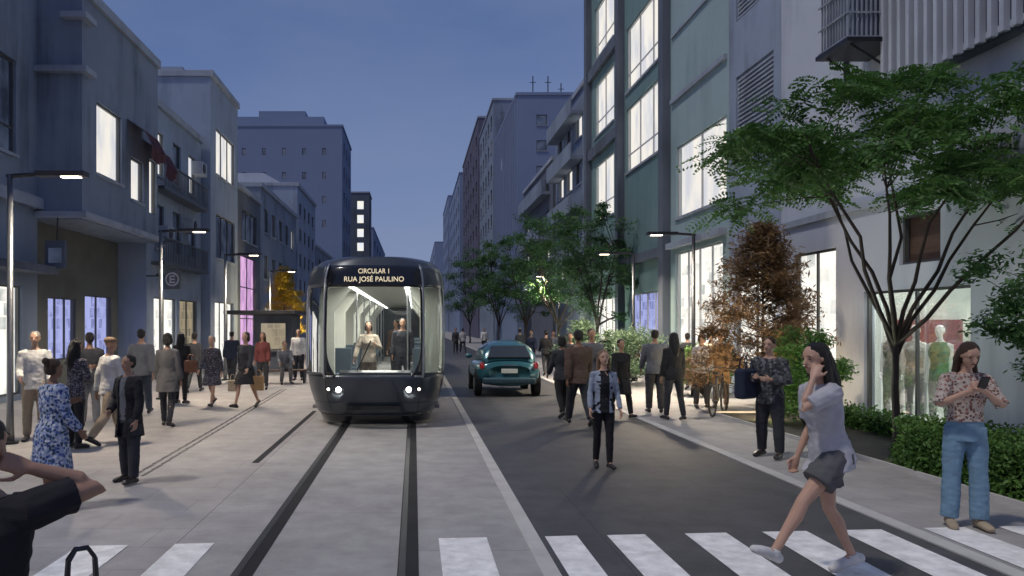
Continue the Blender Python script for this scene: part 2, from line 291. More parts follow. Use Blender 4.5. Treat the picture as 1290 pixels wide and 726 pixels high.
m.box(8.70,9.5,6.3,8.76,13.9,6.4); m.box(8.70,9.5,9.2,8.76,13.9,9.3)
m.build('slat_screen','w_white',RD)
m=MB(); m.tube([(8.93,15.6,6.6),(8.93,15.6,12)],.05,8); m.build('drainpipe','darkmetal',RD)
m=MB(); m.box(8.93,3.02,4.25,9.0-.003,18.4,4.4); m.build('ledge','trim',RD)
ac=root('air_conditioner','boxed air conditioning unit on a steel bracket high on the white wall','air conditioner',(8.2,13.9,7.2))
MB().box(8.12,14.0,7.27,8.9,14.8,8.6).build('casing','w_grey',ac,bevel=.03)
m=MB()
for i in range(11): m.box(8.0+i*.085,13.92,7.25,8.025+i*.085,13.95,8.6)
for i in range(10): m.box(8.0,13.95+i*.095,7.25,8.03,13.975+i*.095,8.6)
for z in (7.25,7.7,8.15): m.box(7.99,13.90,z,8.92,13.918,z+.03); m.box(7.97,13.92,z,7.998,14.9,z+.03)
m.build('grille','trim',ac)
m=MB(); m.box(7.95,13.85,7.16,8.995,14.95,7.24); m.tube([(8.98,14.0,6.6),(8.1,14.0,7.16)],.025); m.tube([(8.98,14.8,6.6),(8.1,14.8,7.16)],.025); m.build('bracket','darkmetal',ac)
RC=building('narrow_building','narrow pale building with a tall louvred panel above the rust coloured tree',1,X,18.52,21.55,15,12,'w_blue',ops=[(18.9,21.1,6.5,8.85,'louver',1,1),(18.8,21.2,.2,3.4,'shop',2,1),(18.9,21.1,10.4,12.6,'louver',1,1)])
RB=building('department_store','pale green grey store with one huge lit window over a bright shopfront',1,X,21.57,26.45,14.5,12,'w_greenl',ops=[(21.75,25.9,5.6,8.02,'lit',2,1),(22.0,26.0,.15,4.4,'shop',4,2)],fm='frame_w')
MB().box(8.75,21.7,4.55,8.997,26.3,4.75).build('fascia','trim',RB,bevel=.01)
MB().box(8.9,21.7,9.6,8.997,26.3,9.75).box(8.93,21.7,11.9,8.997,26.3,12.0).build('string_course','trim',RB)
ops=[]
for z in (8.35,11.75): ops.append((27.0,32.0,z,z+2.7,'lit',3,2))
ops+=[(34.0,37.6,7.0,9.8,'lit',2,2),(34.0,37.6,11.2,13.8,'lit',2,2),(34.0,37.6,15.0,17.6,'lit',2,2),(27.4,31.4,.4,3.2,'shopblue',4,1),(33.5,38,.4,3.2,'shop',4,1)]
RA=building('office_block','dark green office block with stacked lit windows and black piers',1,X,26.47,38.9,19,14,'w_green',ops=ops,fm='frame_w')
m=MB()
for y in (26.5,32.3,38.3): m.box(8.72,y,0,8.996,y+.5,19)
for z in (4.4,): m.box(8.8,27.08,z,8.996,32.18,z+.35)
for z in (10.2,14.2,5.2): m.box(8.8,32.87,z,8.996,38.28,z+.5)
m.build('pier','w_dark',RA)
r=building('concrete_block','weathered concrete block with shallow balconies beyond the green office block',1,X,39.5,48,14.6,12,'w_grey',ops=grid(40,47.5,4,14,3,4,'dimwin',.6,.5,.08),roofbits=2)
m=MB()
for z in (5.2,8,10.8,13.2): m.box(8.3,40.2,z,8.995,47.4,z+.18); m.box(8.3,40.2,z+.183,8.38,47.4,z+.9)
m.build('balcony','w_grey',r)
r=building('stepped_block','lower stained block with uneven balconies past the concrete block',1,X,49,62,12.6,12,'w_dark',ops=grid(49.5,61.5,3.5,12.4,4,4,'dimwin',.5,.5,.1),roofbits=3)
m=MB()
for i,z in enumerate((4.5,7.6,10.6)): m.box(8.4-.2*(i%2),50,z,8.995,60+i*.5,z+.2); m.box(8.4-.2*(i%2),50,z+.203,8.48-.2*(i%2),60+i*.5,z+1)
m.build('balcony','w_grey',r)
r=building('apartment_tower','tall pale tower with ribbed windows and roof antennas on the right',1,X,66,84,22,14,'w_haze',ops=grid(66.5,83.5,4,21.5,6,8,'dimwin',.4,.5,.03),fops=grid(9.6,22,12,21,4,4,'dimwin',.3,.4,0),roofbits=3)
m=MB()
for (x,y) in ((11,70),(12.4,70),(14,72)): m.tube([(x,y,22),(x,y,25)],.05,5); m.box(x-.3,y-.02,24.4,x+.3,y+.02,24.45)
m.build('antenna','darkmetal',r)
m=MB()
for i in range(14): m.box(8.8,66.3+i*1.3,3,8.997,66.5+i*1.3,22)
m.build('facade_rib','w_haze',r)
building('slim_tower','slim blue grey tower just left of the antenna tower',1,X,86,104,27.5,12,'w_grey',ops=grid(86.5,103.5,4,27,5,8,'dimwin',.45,.5,.04))
building('dark_tower','dark purple grey tower with flat roof far along the right side',1,X,106,140,31,12,'w_brown_haze',ops=grid(107,139,4,30,6,8,'dimwin',.4,.5,.04))
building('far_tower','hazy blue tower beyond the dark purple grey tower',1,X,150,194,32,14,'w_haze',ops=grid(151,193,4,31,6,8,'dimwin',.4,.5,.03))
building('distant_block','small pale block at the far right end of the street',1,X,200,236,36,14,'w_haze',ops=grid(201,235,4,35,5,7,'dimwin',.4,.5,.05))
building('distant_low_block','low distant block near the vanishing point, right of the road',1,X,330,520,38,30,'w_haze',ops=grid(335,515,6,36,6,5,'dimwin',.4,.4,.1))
# --- left side
X=-10.2
L0b=building('corner_shop_building','grey blue building at the left edge with a black window and a bright white shopfront',-1,X,6,20.4,13,12,'w_grey',ops=[(8,15.4,6.3,8.6,'dimwin',5,1),(16.3,19.3,6.3,8.7,'dimwin',2,2),(15.2,19.6,.15,2.95,'shop',4,1),(8,14,.15,2.95,'shop',4,1)])
MB().box(-10.0,6,5.05,-10.197,20.38,5.35).build('ledge','trim',L0b); MB().box(-9.6,6,3.3,-10.197,20.38,3.5).build('canopy','w_dark',L0b)
X=-9.
r=building('overhanging_building','stained concrete building whose upper floor overhangs dark shops, with dark red awnings',-1,X,20.42,26.45,10.9,12,'w_grey',zb=4.8,
 ops=[(21.35,23.2,6.25,8.3,'lit',1,1),(23.95,25.05,5.95,7.3,'lit',1,1),(25.6,26.3,5.75,7.6,'lit',1,1)],fops=[])
mb=MB(); wallgrid(mb,V(-10.4,0,0),V(0,1,0),V(0,0,1),20.42,26.45,0,4.798,[(21.4,23.2,.9,2.75),(23.8,25.9,.1,2.9)],V(-1,0,0)); mb.build('ground_floor_wall','w_shop',r)
window(r,V(-10.4,0,0),V(0,1,0),V(0,0,1),V(-1,0,0),(21.4,23.2,.9,2.75,'shopblue',3,1)); window(r,V(-10.4,0,0),V(0,1,0),V(0,0,1),V(-1,0,0),(23.8,25.9,.1,2.9,'shopblue',2,1))
for z in (4.83,8.75,10.2): MB().box(-8.8,20.2,z,-10.19 if z<10 else -9.5,20.415,z+.16).box(-8.8,20.42,z,-8.997,20.9 if z>5 else 26.4,z+.16).build('ledge','trim',r)
for (a,b,z) in ((23.6,25.0,7.9),(25.0,26.2,7.6)):
    m=MB(); n=8; vs=[]
    for i in range(n+1):
        y=a+(b-a)*i/n; w=.07*sin(i*2.2); vs+=[(-8.99,y,z+.5),(-8.45+w*.5,y,z+.12),(-8.2+w,y,z-.4+.06*cos(i*1.9)),(-8.25+w,y,z-.75+.08*sin(i*1.3))]
    m.add(vs,[(4*i+j,4*i+j+1,4*i+j+5,4*i+j+4) for i in range(n) for j in range(3)]); m.build('awning','awning',r)
r=building('balcony_house','narrow building with dark balconies and air conditioners beside the overhanging one',-1,-9.4,26.47,33.2,9.9,10,'w_blue',ops=grid(26.8,32.9,4.2,9.6,3,2,'dimwin',.5,.6,.3)+[(27.2,29.8,.15,2.95,'shop',2,1),(30.2,32.6,.15,2.95,'warmwin',2,1)])
m=MB()
for z in (4.1,6.8): 
    m.box(-8.9,26.9,z,-9.397,32.6,z+.12)
    for i in range(30): m.box(-8.93,26.95+i*.19,z+.12,-8.9,26.98+i*.19,z+.95)
    m.box(-8.95,26.9,z+.95,-8.88,32.6,z+1.0)
m.build('balcony','greymetal',r)
for (y,z,l) in ((27.4,5.0,'small white air conditioner low on the balcony house'),(30.5,5.7,'small white air conditioner in the middle of the balcony house'),(31.8,8.3,'small white air conditioner high on the balcony house')):
    a=root('air_conditioner',l,'air conditioner',(-9.2,y,z),0,'air conditioners on the balcony house'); MB().box(-8.95,y,z,-9.395,y+.8,z+.55).build('casing','trim',a,bevel=.02); MB().disc((-8.94,y+.3,z+.27),(1,0,0),.2,.02).build('fan_grille','darkmetal',a)
r=building('corner_tower_house','tall blue grey building with one lit window on its street side',-1,-9,33.3,38.4,12.9,10,'w_blue',ops=[(34.2,37.8,8.8,10.9,'lit',3,1),(34,37.6,.15,3,'shop',3,1),(34.2,37.8,5,7,'dimwin',3,1)],fops=[(-11.4,-10,8.6,10.4,'dimwin',1,1)],roofbits=1)
r=building('pink_shop','low building with a tall glowing pink shopfront',-1,-9,38.45,44,8.9,10,'w_dark',ops=[(39.0,42.9,.6,5.6,'shoppink',2,3),(39.4,43,6.4,8,'dimwin',3,1)])
r=building('low_house','low grey house past the pink shopfront',-1,-9,44.1,57.5,10,11,'w_grey',ops=grid(44.5,57,4,9.6,5,2,'dimwin',.5,.5,.1)+[(45.5,49,.2,3,'shop',3,1),(51,55.5,.2,3,'litcool',3,1)],roofbits=2)
r=building('gabled_block','mid height grey block with a pale sloping roof hut before the big slab',-1,-9,58,68.5,12.6,13,'w_blue',ops=grid(58.4,68,4,12,4,4,'dimwin',.45,.5,.05),fops=grid(-20,-10,9.8,12,4,1,'dimwin',.4,.5,.0),roofbits=0)
m=MB(); m.add([(-17,60,12.9),(-10,60,12.9),(-10,66,12.9),(-17,66,12.9),(-15.5,60,14.0),(-12,60,14.0),(-12,66,14.0),(-15.5,66,14.0)],[(0,1,5,4),(1,2,6,5),(2,3,7,6),(3,0,4,7),(4,5,6,7)]); m.build('roof_hut','w_white',r)
building('low_block','low block squeezed between the gabled block and the big slab',-1,-9,69,93,9,13,'w_grey',ops=grid(70,92,3.5,8.8,6,2,'dimwin',.5,.5,.2),roofbits=2)
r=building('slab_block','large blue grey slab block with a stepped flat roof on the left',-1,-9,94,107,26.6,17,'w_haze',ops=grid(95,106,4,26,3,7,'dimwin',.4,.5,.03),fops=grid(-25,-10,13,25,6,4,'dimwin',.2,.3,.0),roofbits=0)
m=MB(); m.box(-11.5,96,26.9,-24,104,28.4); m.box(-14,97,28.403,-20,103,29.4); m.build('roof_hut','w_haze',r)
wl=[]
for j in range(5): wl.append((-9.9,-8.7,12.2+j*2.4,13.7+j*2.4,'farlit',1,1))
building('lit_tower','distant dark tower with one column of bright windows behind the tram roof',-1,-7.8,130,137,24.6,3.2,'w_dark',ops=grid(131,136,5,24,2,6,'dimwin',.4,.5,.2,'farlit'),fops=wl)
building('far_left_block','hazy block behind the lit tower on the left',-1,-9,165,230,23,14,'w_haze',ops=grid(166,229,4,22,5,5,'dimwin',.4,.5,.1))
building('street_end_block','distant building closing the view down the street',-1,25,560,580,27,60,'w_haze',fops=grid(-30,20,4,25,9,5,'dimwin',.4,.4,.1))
# signs
sg=root('parking_sign','dark square sign with a white circled E on a bracket over the left pavement','sign',(0,0,0))
sxx=(217-CX)/36; sy=F/36; sz=H0+(409-352)/36
sg.location=(sxx,sy,sz)
MB().box(sxx-.29,sy,sz-.36,sxx+.29,sy+.08,sz+.36).build('panel','greymetal',sg,bevel=.01)
m=MB(); n=32
vs=[];fs=[]
for i in range(n):
    a=2*PI*i/n; vs+= [(sxx+.24*cos(a),sy-.012,sz+.24*sin(a)),(sxx+.195*cos(a),sy-.012,sz+.195*sin(a))]
    j=(i+1)%n; fs.append((2*i,2*j,2*j+1,2*i+1))
m.add(vs,fs); m.box(sxx-.09,sy-.014,sz-.13,sxx-.045,sy-.01,sz+.13)
for z in (-.13,-.02,.09): m.box(sxx-.044,sy-.014,sz+z,sxx+.09,sy-.01,sz+z+.04)
m.build('letter_mark','paint',sg)
m=MB(); m.box(-9.39,sy+.02,sz+.1,sxx-.293,sy+.06,sz+.14); m.box(-9.05,sy+.02,sz+.143,-8.97,sy+.06,sz+.2); m.build('bracket','darkmetal',sg)
sg=root('sign_board','dark rectangular sign board on the wall under the overhanging floor','sign',(-9.7,20.3,3.6)); MB().box(-9.9,20.2,3.45,-9.35,20.3,4.2).build('panel','w_dark',sg,bevel=.01); MB().box(-9.8,20.19,3.6,-9.45,20.197,4.0).build('panel_face','dimwin',sg); MB().tube([(-9.6,20.25,4.2),(-9.6,20.3,4.85)],.02).build('bracket','darkmetal',sg)
# ------------------------------------------------------------------ street lamps
def area(name,loc,rot,size,power,col,spread=None,sy=None):
    l=bpy.data.lights.new(name,'AREA'); l.energy=power; l.color=col; l.size=size
    if sy: l.shape='RECTANGLE'; l.size_y=sy
    if spread: l.spread=spread
    o=bpy.data.objects.new(name,l); COL.objects.link(o); o.location=loc; o.rotation_euler=rot; return o
def street_lamp(x,y,s,label,power=60):
    r=root('street_lamp',label,'street lamp',(x,y,0),0,'street lamps along both pavements')
    m=MB(); m.tube([(x,y,0),(x,y,.5),(x,y,4.4)],[.07,.055,.045],12); m.build('pole','greymetal' if s>0 else 'darkmetal',r,smooth=True)
    MB().disc((x,y,.02),(0,0,1),.13,.04,16).build('base_plate','darkmetal',r)
    m=MB(); m.tube([(x-s*.05,y,4.38),(x+s*.6,y,4.42)],.035,8); m.box(x+s*.45,y-.11,4.37,x+s*1.25,y+.11,4.45); m.build('arm','darkmetal',r)
    h=MB(); h.box(x+s*.85,y-.06,4.355,x+s*1.15,y+.06,4.368); h.build('lamp_panel','lamp',r)
    area('lamp_light',(x+s*.95,y,4.33),(0,0,0),.3,power,(1,.83,.62),R(150))
street_lamp(-6.62,12.35,1,'slim street lamp nearest the camera at the left edge',150)
street_lamp(-6.62,19.7,1,'slim street lamp on the left, second from the camera',190)
street_lamp(-6.62,26.4,1,'slim street lamp on the left, third from the camera',190)
street_lamp(-6.62,34.5,1,'slim street lamp furthest along the left pavement',170)
street_lamp(7.55,20.4,-1,'black arm street lamp on the right beside the rust coloured tree',380)
street_lamp(7.55,26.0,-1,'black arm street lamp behind the pale shrubs on the right',300)
street_lamp(7.3,38,-1,'black arm street lamp far along the right pavement',300)
# ------------------------------------------------------------------ trees
def leaf_cloud(mb,c,r,n,size,flat=1.,wd=.42):
    for _ in range(n):
        while True:
            p=V(rnd.uniform(-1,1),rnd.uniform(-1,1),rnd.uniform(-1,1))
            if p.length<1: break
        p=p*(.45+.55*rnd.random()); p=c+V(p.x*r,p.y*r,p.z*r*flat)
        d=V(rnd.gauss(0,1),rnd.gauss(0,1),rnd.gauss(-.15,.5)).normalized(); w=d.cross(V(rnd.gauss(0,.5),rnd.gauss(0,.5),1)).normalized()
        s=size*rnd.uniform(.6,1.3)
        mb.add([p-d*s,p+w*s*wd,p+d*s,p-w*s*wd],[(0,1,2,3)])
def frond(mb,p,d,L,n=9,w=.055):
    d=d.normalized(); side=d.cross(V(0,0,1))
    if side.length<.1: side=V(1,0,0)
    side.normalize(); roll=rnd.uniform(-.9,.9); up=side.cross(d); side=(side*cos(roll)+up*sin(roll))
    for i in range(n):
        t=(i+.7)/n; q=p+d*L*t+V(0,0,-.3*L*t*t)
        lw=w*(1.0-.45*abs(t-.45)*2)
        for s in (-1,1):
            e=(side*s+d*.35+V(0,0,-.18)).normalized(); b=(d+up*rnd.uniform(-.9,.9)).normalized()*.024
            mb.add([q,q+e*lw*.5+b,q+e*lw,q+e*lw*.5-b],[(0,1,2,3)])
def bent(a,b,n,j,lift):
    L=[a]
    for i in range(1,n):
        t=i/n; L.append(a.lerp(b,t)+V(rnd.uniform(-j,j),rnd.uniform(-j,j),rnd.uniform(-j,j)*.6+lift*sin(PI*t)))
    return L+[b]
def tree(name,label,x,y,h,fork,cz,rx,rz,r0,nc,nl,size,lm,style='round',lean=(0,0),group=None,cat='tree',ry=None,clr=None,limbs=6):
    r=root(name,label,cat,(x,y,0),0,group); t=MB(); c=MB(); ry=ry or rx
    base=V(x,y,-.02); fk=V(x+lean[0]*.3,y+lean[1]*.3,fork)
    pts=[base.lerp(fk,i/5)+V(sin(i*1.7)*.025,cos(i*1.3)*.025,0)*(i>0)*(r0/.07) for i in range(6)]
    t.tube(pts,[r0*1.25]+[r0*(1-.06*i) for i in range(1,6)],10)
    cen=V(x+lean[0],y+lean[1],cz); cl=[]
    for i in range(nc):
        if style=='cone':
            q=i/nc; z=cz-rz+2*rz*q; rr=rx*(1-q)**.75*rnd.uniform(.3,1.05); a=rnd.uniform(0,2*PI); cl.append(V(cen.x+rr*cos(a),cen.y+rr*sin(a),z-rr*.15))
        else:
            a=i*2.39996+rnd.uniform(-.4,.4); q=math.sqrt((i+.5)/nc); zz=(1-q*q)**.5 if style=='flat' else rnd.uniform(-1,1)*math.sqrt(max(0,1-q*q*.8))
            z=cz+rz*(zz*(.85 if style!='flat' else 1)+(rnd.uniform(-.35,.25) if style!='flat' else rnd.uniform(-1.0,.18))-(.0 if style!='flat' else .22))
            cl.append(V(cen.x+rx*q*cos(a)*rnd.uniform(.75,1.08),cen.y+ry*q*sin(a)*rnd.uniform(.75,1.05),z))
    if style=='cone':
        t.tube([fk,V(cen.x,cen.y,cz+rz*.9)],[r0*.7,r0*.15],8)
        for q in cl: 
            b=V(cen.x,cen.y,max(fork*.8,q.z-.35)); t.tube([b,b.lerp(q,.5)+V(0,0,-.03),q],[r0*.22,r0*.14,r0*.06],5)
    else:
        mains=[]
        for i in range(limbs):
            e=cl[int((i+.5)*nc/limbs)%nc]; st=pts[-1] if i%3 else pts[-1].lerp(pts[-2],.6)+V(0,0,.0)
            if style=='flat': L=bent(st,e,6,.085,.10)
            else: L=bent(st,e,4,.06,.1)
            n_=len(L); t.tube(L,[r0*(.50*(1-j/n_)**.8+.06) for j in range(n_)],7); mains+=L[2:-1]
        for q in cl:
            b=min(mains,key=lambda m_:(m_-q).length+max(0,m_.z-q.z)*2); L=bent(b,q,3,.07,.05); t.tube(L,[r0*.19,r0*.15,r0*.1,r0*.05],5)
    t.build('trunk','bark',r,smooth=True)
    for q in cl:
        cr=(clr or rx*.3)*rnd.uniform(.6,1.3)
        if style=='flat':
            for _ in range(int(nl*rnd.uniform(.5,1.3))):
                a=rnd.uniform(0,2*PI); d=V(cos(a),sin(a),rnd.uniform(-.5,.35)); p=q+V(rnd.gauss(0,cr*.5),rnd.gauss(0,cr*.5),rnd.gauss(0,cr*.2)); frond(c,p,d,rnd.uniform(.26,.48),8,size)
        else: leaf_cloud(c,q,cr,nl,size,.65,.42 if style!='cone' else .2)
    c.build('crown',lm,r)
    return r
tree('street_tree','spreading feathery leaved tree in the planter at the right, over the hedge',7.15,11.2,5.7,1.65,4.45,2.85,1.25,.06,56,46,.11,'leaf','flat',(-.15,-.2),'street trees',clr=.44,limbs=9,ry=2.2)
tree('small_tree','rust brown conifer like tree lit warm, in front of the bright shop',7.95,17.2,4.2,.5,2.6,1.95,1.6,.06,130,170,.085,'leaf_brown','cone',cat='tree',clr=.46)
tree('small_tree','bushy dark green tree cut by the right edge of the photo',8.15,9.4,3.4,1.1,2.3,1.05,.95,.05,50,240,.045,'leaf_mid','round',clr=.36)
gt='trees in the far row on the right'
for i,(px,k,h,rx,l) in enumerate(((752,30,7.2,2.0,'tall leafy tree nearest in the far right row, beside the lamp'),(703,26,8.5,2.3,'dark green tree in the middle of the far right row behind the car'),(662,21,8.3,2.3,'broad dark tree further along the right row, above the car'),(628,16,9.4,2.6,'tree near the end of the far right row'),(592,12,10,3.0,'small looking tree furthest down the right row'))):
    x=(px-CX)/k; rz=(h-2.3)/2; tree('street_tree',l,x,F/k,h,1.9,2.3+rz,rx,rz,.09,54,170 if i<3 else 110,.085 if i<3 else .13,'leaf_mid' if i%2 else 'leaf_dark','round',group=gt,clr=rx*.3)
tree('small_tree','small yellow leaved tree lit from below on the left beside the tram',(358-CX)/24,F/24,4.8,1.4,3.3,1.6,1.5,.05,80,170,.10,'leaf_yellow','cone',clr=.5)
area('tree_uplight',((358-CX)/24+.4,F/24-2.1,.9),(R(140),0,0),.3,260,(1,.8,.45))
area('tree_uplight',(7.0,15.0,.12),(R(150),0,R(-15)),.25,90,(1,.75,.45))
area('tree_uplight',(6.0,12.6,.15),(R(180),0,0),.3,75,(.95,1,.8))  # added fill under the near crown, stands in for the lamp behind
area('tree_uplight',(6.7,33,.15),(R(170),0,0),.3,160,(.95,1,.8))
def shrub(label,x,y,r_,h,n,size,lm,cat='shrub'):
    r=root('shrub',label,cat,(x,y,0)); c=MB(); t=MB()
    for i in range(22):
        a=rnd.uniform(0,2*PI);q=rnd.uniform(.1,.8); p=V(x+r_*q*cos(a),y+r_*q*sin(a),h*rnd.uniform(.2,.9)*(1.1-q*.5)); t.tube([V(x,y,0),V(x,y,0).lerp(p,.5)+V(0,0,.1),p],[.02,.014,.006],5); leaf_cloud(c,p,r_*.38,n,size,.8)
    t.build('stem','bark',r); c.build('foliage',lm,r)
shrub('round green shrub right of the rust coloured tree',7.5,14.4,.85,2.1,260,.048,'leaf_hedge')
shrub('pale grey green shrub beyond the man in the grey shirt',6.9,24.5,1.4,2.3,260,.07,'leaf_grey')
shrub('low pale shrub left of the right hand lamp',6.5,28.5,1.5,2.2,220,.08,'leaf_grey')
shrub('small shrub behind the bicycle by the lamp',7.9,20.6,.9,1.7,220,.06,'leaf_hedge')
shrub('leafy shrub against the white wall behind the spreading tree',8.1,16.6,.8,1.8,220,.055,'leaf_hedge')
def hedge(label,x0,x1,y0,y1,h,n):
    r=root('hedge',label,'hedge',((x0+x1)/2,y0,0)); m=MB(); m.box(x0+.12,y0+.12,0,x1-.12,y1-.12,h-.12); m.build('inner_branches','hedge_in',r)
    c=MB()
    for _ in range(n):
        p=V(rnd.uniform(x0,x1),rnd.uniform(y0,y1),rnd.uniform(.03,h)); f=rnd.randrange(4)
        if f==0:p.x=x0+rnd.uniform(-.05,.1)
        elif f==1:p.y=y0+rnd.uniform(-.05,.1)
        elif f==2:p.z=h+rnd.uniform(-.12,.05)+.07*noise.noise(p*2.5)
        else: p.x=x0+rnd.uniform(-.02,.2)
        bl=.10*noise.noise(V(p.x*1.8,p.y*1.8,p.z*2.2)); p.x+=bl; p.z=max(.02,p.z+bl*(p.z/h))
        d=V(rnd.gauss(0,1),rnd.gauss(0,1),rnd.gauss(.6,.6)).normalized(); w=d.cross(V(rnd.gauss(0,1),rnd.gauss(0,1),rnd.gauss(0,1))).normalized(); s=rnd.uniform(.02,.042)
        c.add([p-d*s,p+w*s*.5,p+d*s,p-w*s*.5],[(0,1,2,3)])
    c.build('foliage','leaf_hedge',r)
hedge('clipped low green hedge behind the woman with the phone',6.55,7.9,6.8,10.4,.62,16000)
hedge('low green hedge strip in front of the mannequin window',8.1,8.6,12.2,15.2,.38,3500)
tag(MB().box(6.45,6.6,0,6.5,16.5,.06).box(6.5,16.45,0,8.6,16.5,.06).build('planter_edging','kerbstone'),'thin stone edging around the planted bed on the right','edging')
tag(MB().add([(6.5,6.6,.02),(8.7,6.6,.02),(8.7,16.45,.02),(6.5,16.45,.02)],[(0,1,2,3)]).build('planting_bed','earth'),kind='structure')
# ------------------------------------------------------------------ tram
TX=-.76
T=root('tram','dark grey rounded tram with a lit interior and illuminated destination sign','tram',(TX,14,0))
def lerp_t(tab,z):
    if z<=tab[0][0]: return tab[0][1]
    for (a,b),(c,d) in zip(tab,tab[1:]):
        if z<=c: return b+(d-b)*(z-a)/(c-a)
    return tab[-1][1]
HW=[(.08,1.10),(.35,1.20),(.7,1.31),(1.1,1.365),(1.8,1.375),(2.4,1.37),(2.8,1.345),(2.98,1.31),(3.1,1.25),(3.18,1.15),(3.23,1.0),(3.25,.85)]
def hw(z): return lerp_t(HW,z)
def yfr(z): return 14.0+(.25*(1-z)**2 if z<1 else (z-1)*.10+max(0,z-2.6)**2*.5)
EX=.62
def surf(s,z,off=0):
    th=s*PI/2; sx_=math.copysign(abs(sin(th))**EX,th); cy=max(0,cos(th))**EX
    return V(TX+(hw(z)+off)*sx_, yfr(z)-off+(1.4+off)*(1-cy), z)
def tpatch(name,m,slo,shi,z0,z1,ns=10,nz=10,off=0,th=.03,par=None,smooth=True):
    mb=MB(); vs=[]
    for j in range(nz+1):
        z=z0+(z1-z0)*j/nz; a=slo(z) if callable(slo) else slo; b=shi(z) if callable(shi) else shi
        for i in range(ns+1):
            s=a+(b-a)*i/ns; vs.append(surf(s,z,off))
    fs=[(j*(ns+1)+i,j*(ns+1)+i+1,(j+1)*(ns+1)+i+1,(j+1)*(ns+1)+i) for j in range(nz) for i in range(ns)]
    mb.add(vs,fs); o=mb.build(name,m,par or T,smooth=smooth)
    if th: q=o.modifiers.new('s','SOLIDIFY'); q.thickness=th; q.offset=-1
    return o
def ww(z):
    q=.325
    if z<1.5: q=.325-.10*((1.5-z)/.5)**2
    if z>2.5: q-=.012*((z-2.5)/.16)**2
    return q
tpatch('windscreen','clear',lambda z:-ww(z),ww,1.00,2.66,24,24,0,0)
tpatch('destination_panel','tramblack',-.345,.345,2.665,3.08,24,8,.006)
tpatch('nose','tramdark',-1,1,.27,.995,80,14,0)
tpatch('bumper','tramblack',-.95,.95,.08,.265,60,4,-.02)
for s in (-1,1):
    tpatch('screen_surround','tramblack',(lambda z,s=s:s*(ww(z)+.003)),s*.345,1.00,2.66,4,24,.004)
    tpatch('front_pillar','tramsilver',s*.348,s*.372,.95,3.1,3,24,.012)
    tpatch('corner_window','smoke',s*.374,s*.80,1.05,2.66,12,14,0,0)
    tpatch('corner_frame','tramsilver',s*.802,s*1,1.02,3.08,5,20,.002)
    tpatch('upper_corner','tramdark',s*.374,s*.80,2.665,3.08,12,8,.002)
    tpatch('lower_corner','tramdark',s*.374,s*.80,.998,1.047,12,2,.002)
    tpatch('trim_line','tramsilver',s*.26,s*.346,.965,.993,6,2,.010)
    tpatch('panel_seam','tramblack',s*.36,s*.364,.30,.92,1,6,.003,.004)
tpatch('panel_seam','tramblack',-.9,.9,.48,.488,60,1,.003,.004)
mb=MB(); vs=[]; zs=[3.08,3.13,3.18,3.22,3.25]
for j,z in enumerate(zs):
    for i in range(81): vs.append(surf(-1+i/40,z))
fs=[(j*81+i,j*81+i+1,(j+1)*81+i+1,(j+1)*81+i) for j in range(4) for i in range(80)]; fs.append(tuple(4*81+i for i in range(81)))
mb.add(vs,fs); mb.build('nose_roof','tramdark',T,smooth=True)
YE=37.5
def bpatch(name,m,s,z0,z1,ya,yb,nz=6,off=0,th=.04,yadj=True):
    mb=MB(); vs=[]
    for j in range(nz+1):
        z=z0+(z1-z0)*j/nz; o=(yfr(z)-14) if yadj else 0
        vs+= [V(TX+s*(hw(z)+off),ya+o,z),V(TX+s*(hw(z)+off),yb,z)]
    mb.add(vs,[(2*j,2*j+1,2*j+3,2*j+2) for j in range(nz)]); o=mb.build(name,m,T,smooth=True)
    if th: q=o.modifiers.new('s','SOLIDIFY'); q.thickness=th; q.offset=0
for s in (-1,1):
    bpatch('side_panel','tramdark',s,.2,1.0,15.4,YE); bpatch('side_fascia','tramdark',s,2.66,3.25,15.4,YE)
    for i in range(8):
        y0=16.0+i*2.65; bpatch('side_window','smoke',s,1.002,2.655,y0-(.55 if i==0 else 0),y0+2.45,4,-.01,0,False)
        bpatch('side_pillar','tramsilver',s,1.002,2.655,y0+2.46,y0+2.64,4,0,.05,False)
MB().add([(TX-.86,15.7,3.25),(TX+.86,15.7,3.25),(TX+.86,YE,3.25),(TX-.86,YE,3.25)],[(0,1,2,3)]).build('roof','tramdark',T)
MB().box(TX-.6,18,3.255,TX+.6,24,3.34).box(TX-.6,27,3.255,TX+.6,33,3.34).build('roof_equipment','tramdark',T,bevel=.04)
MB().box(TX-1.3,YE-.05,.2,TX+1.3,YE,3.2).build('rear_wall','tramdark',T)
MB().box(TX-1.25,14.9,.3,TX+1.25,YE-.06,.36).build('floor','tramfloor',T); MB().box(TX-1.2,14.8,2.78,TX+1.2,YE-.06,2.84).build('ceiling','traminner',T)
for s in (-1,1): MB().box(TX+s*.55,15.2,2.755,TX+s*.66,YE-.3,2.775).build('interior_light','tramstrip',T)
MB().tube([(TX-.7,14.75,.90),(TX+.7,14.75,.90)],.16,12).box(TX-.75,14.6,.36,TX+.75,14.9,.88).build('dashboard','tramdark',T)
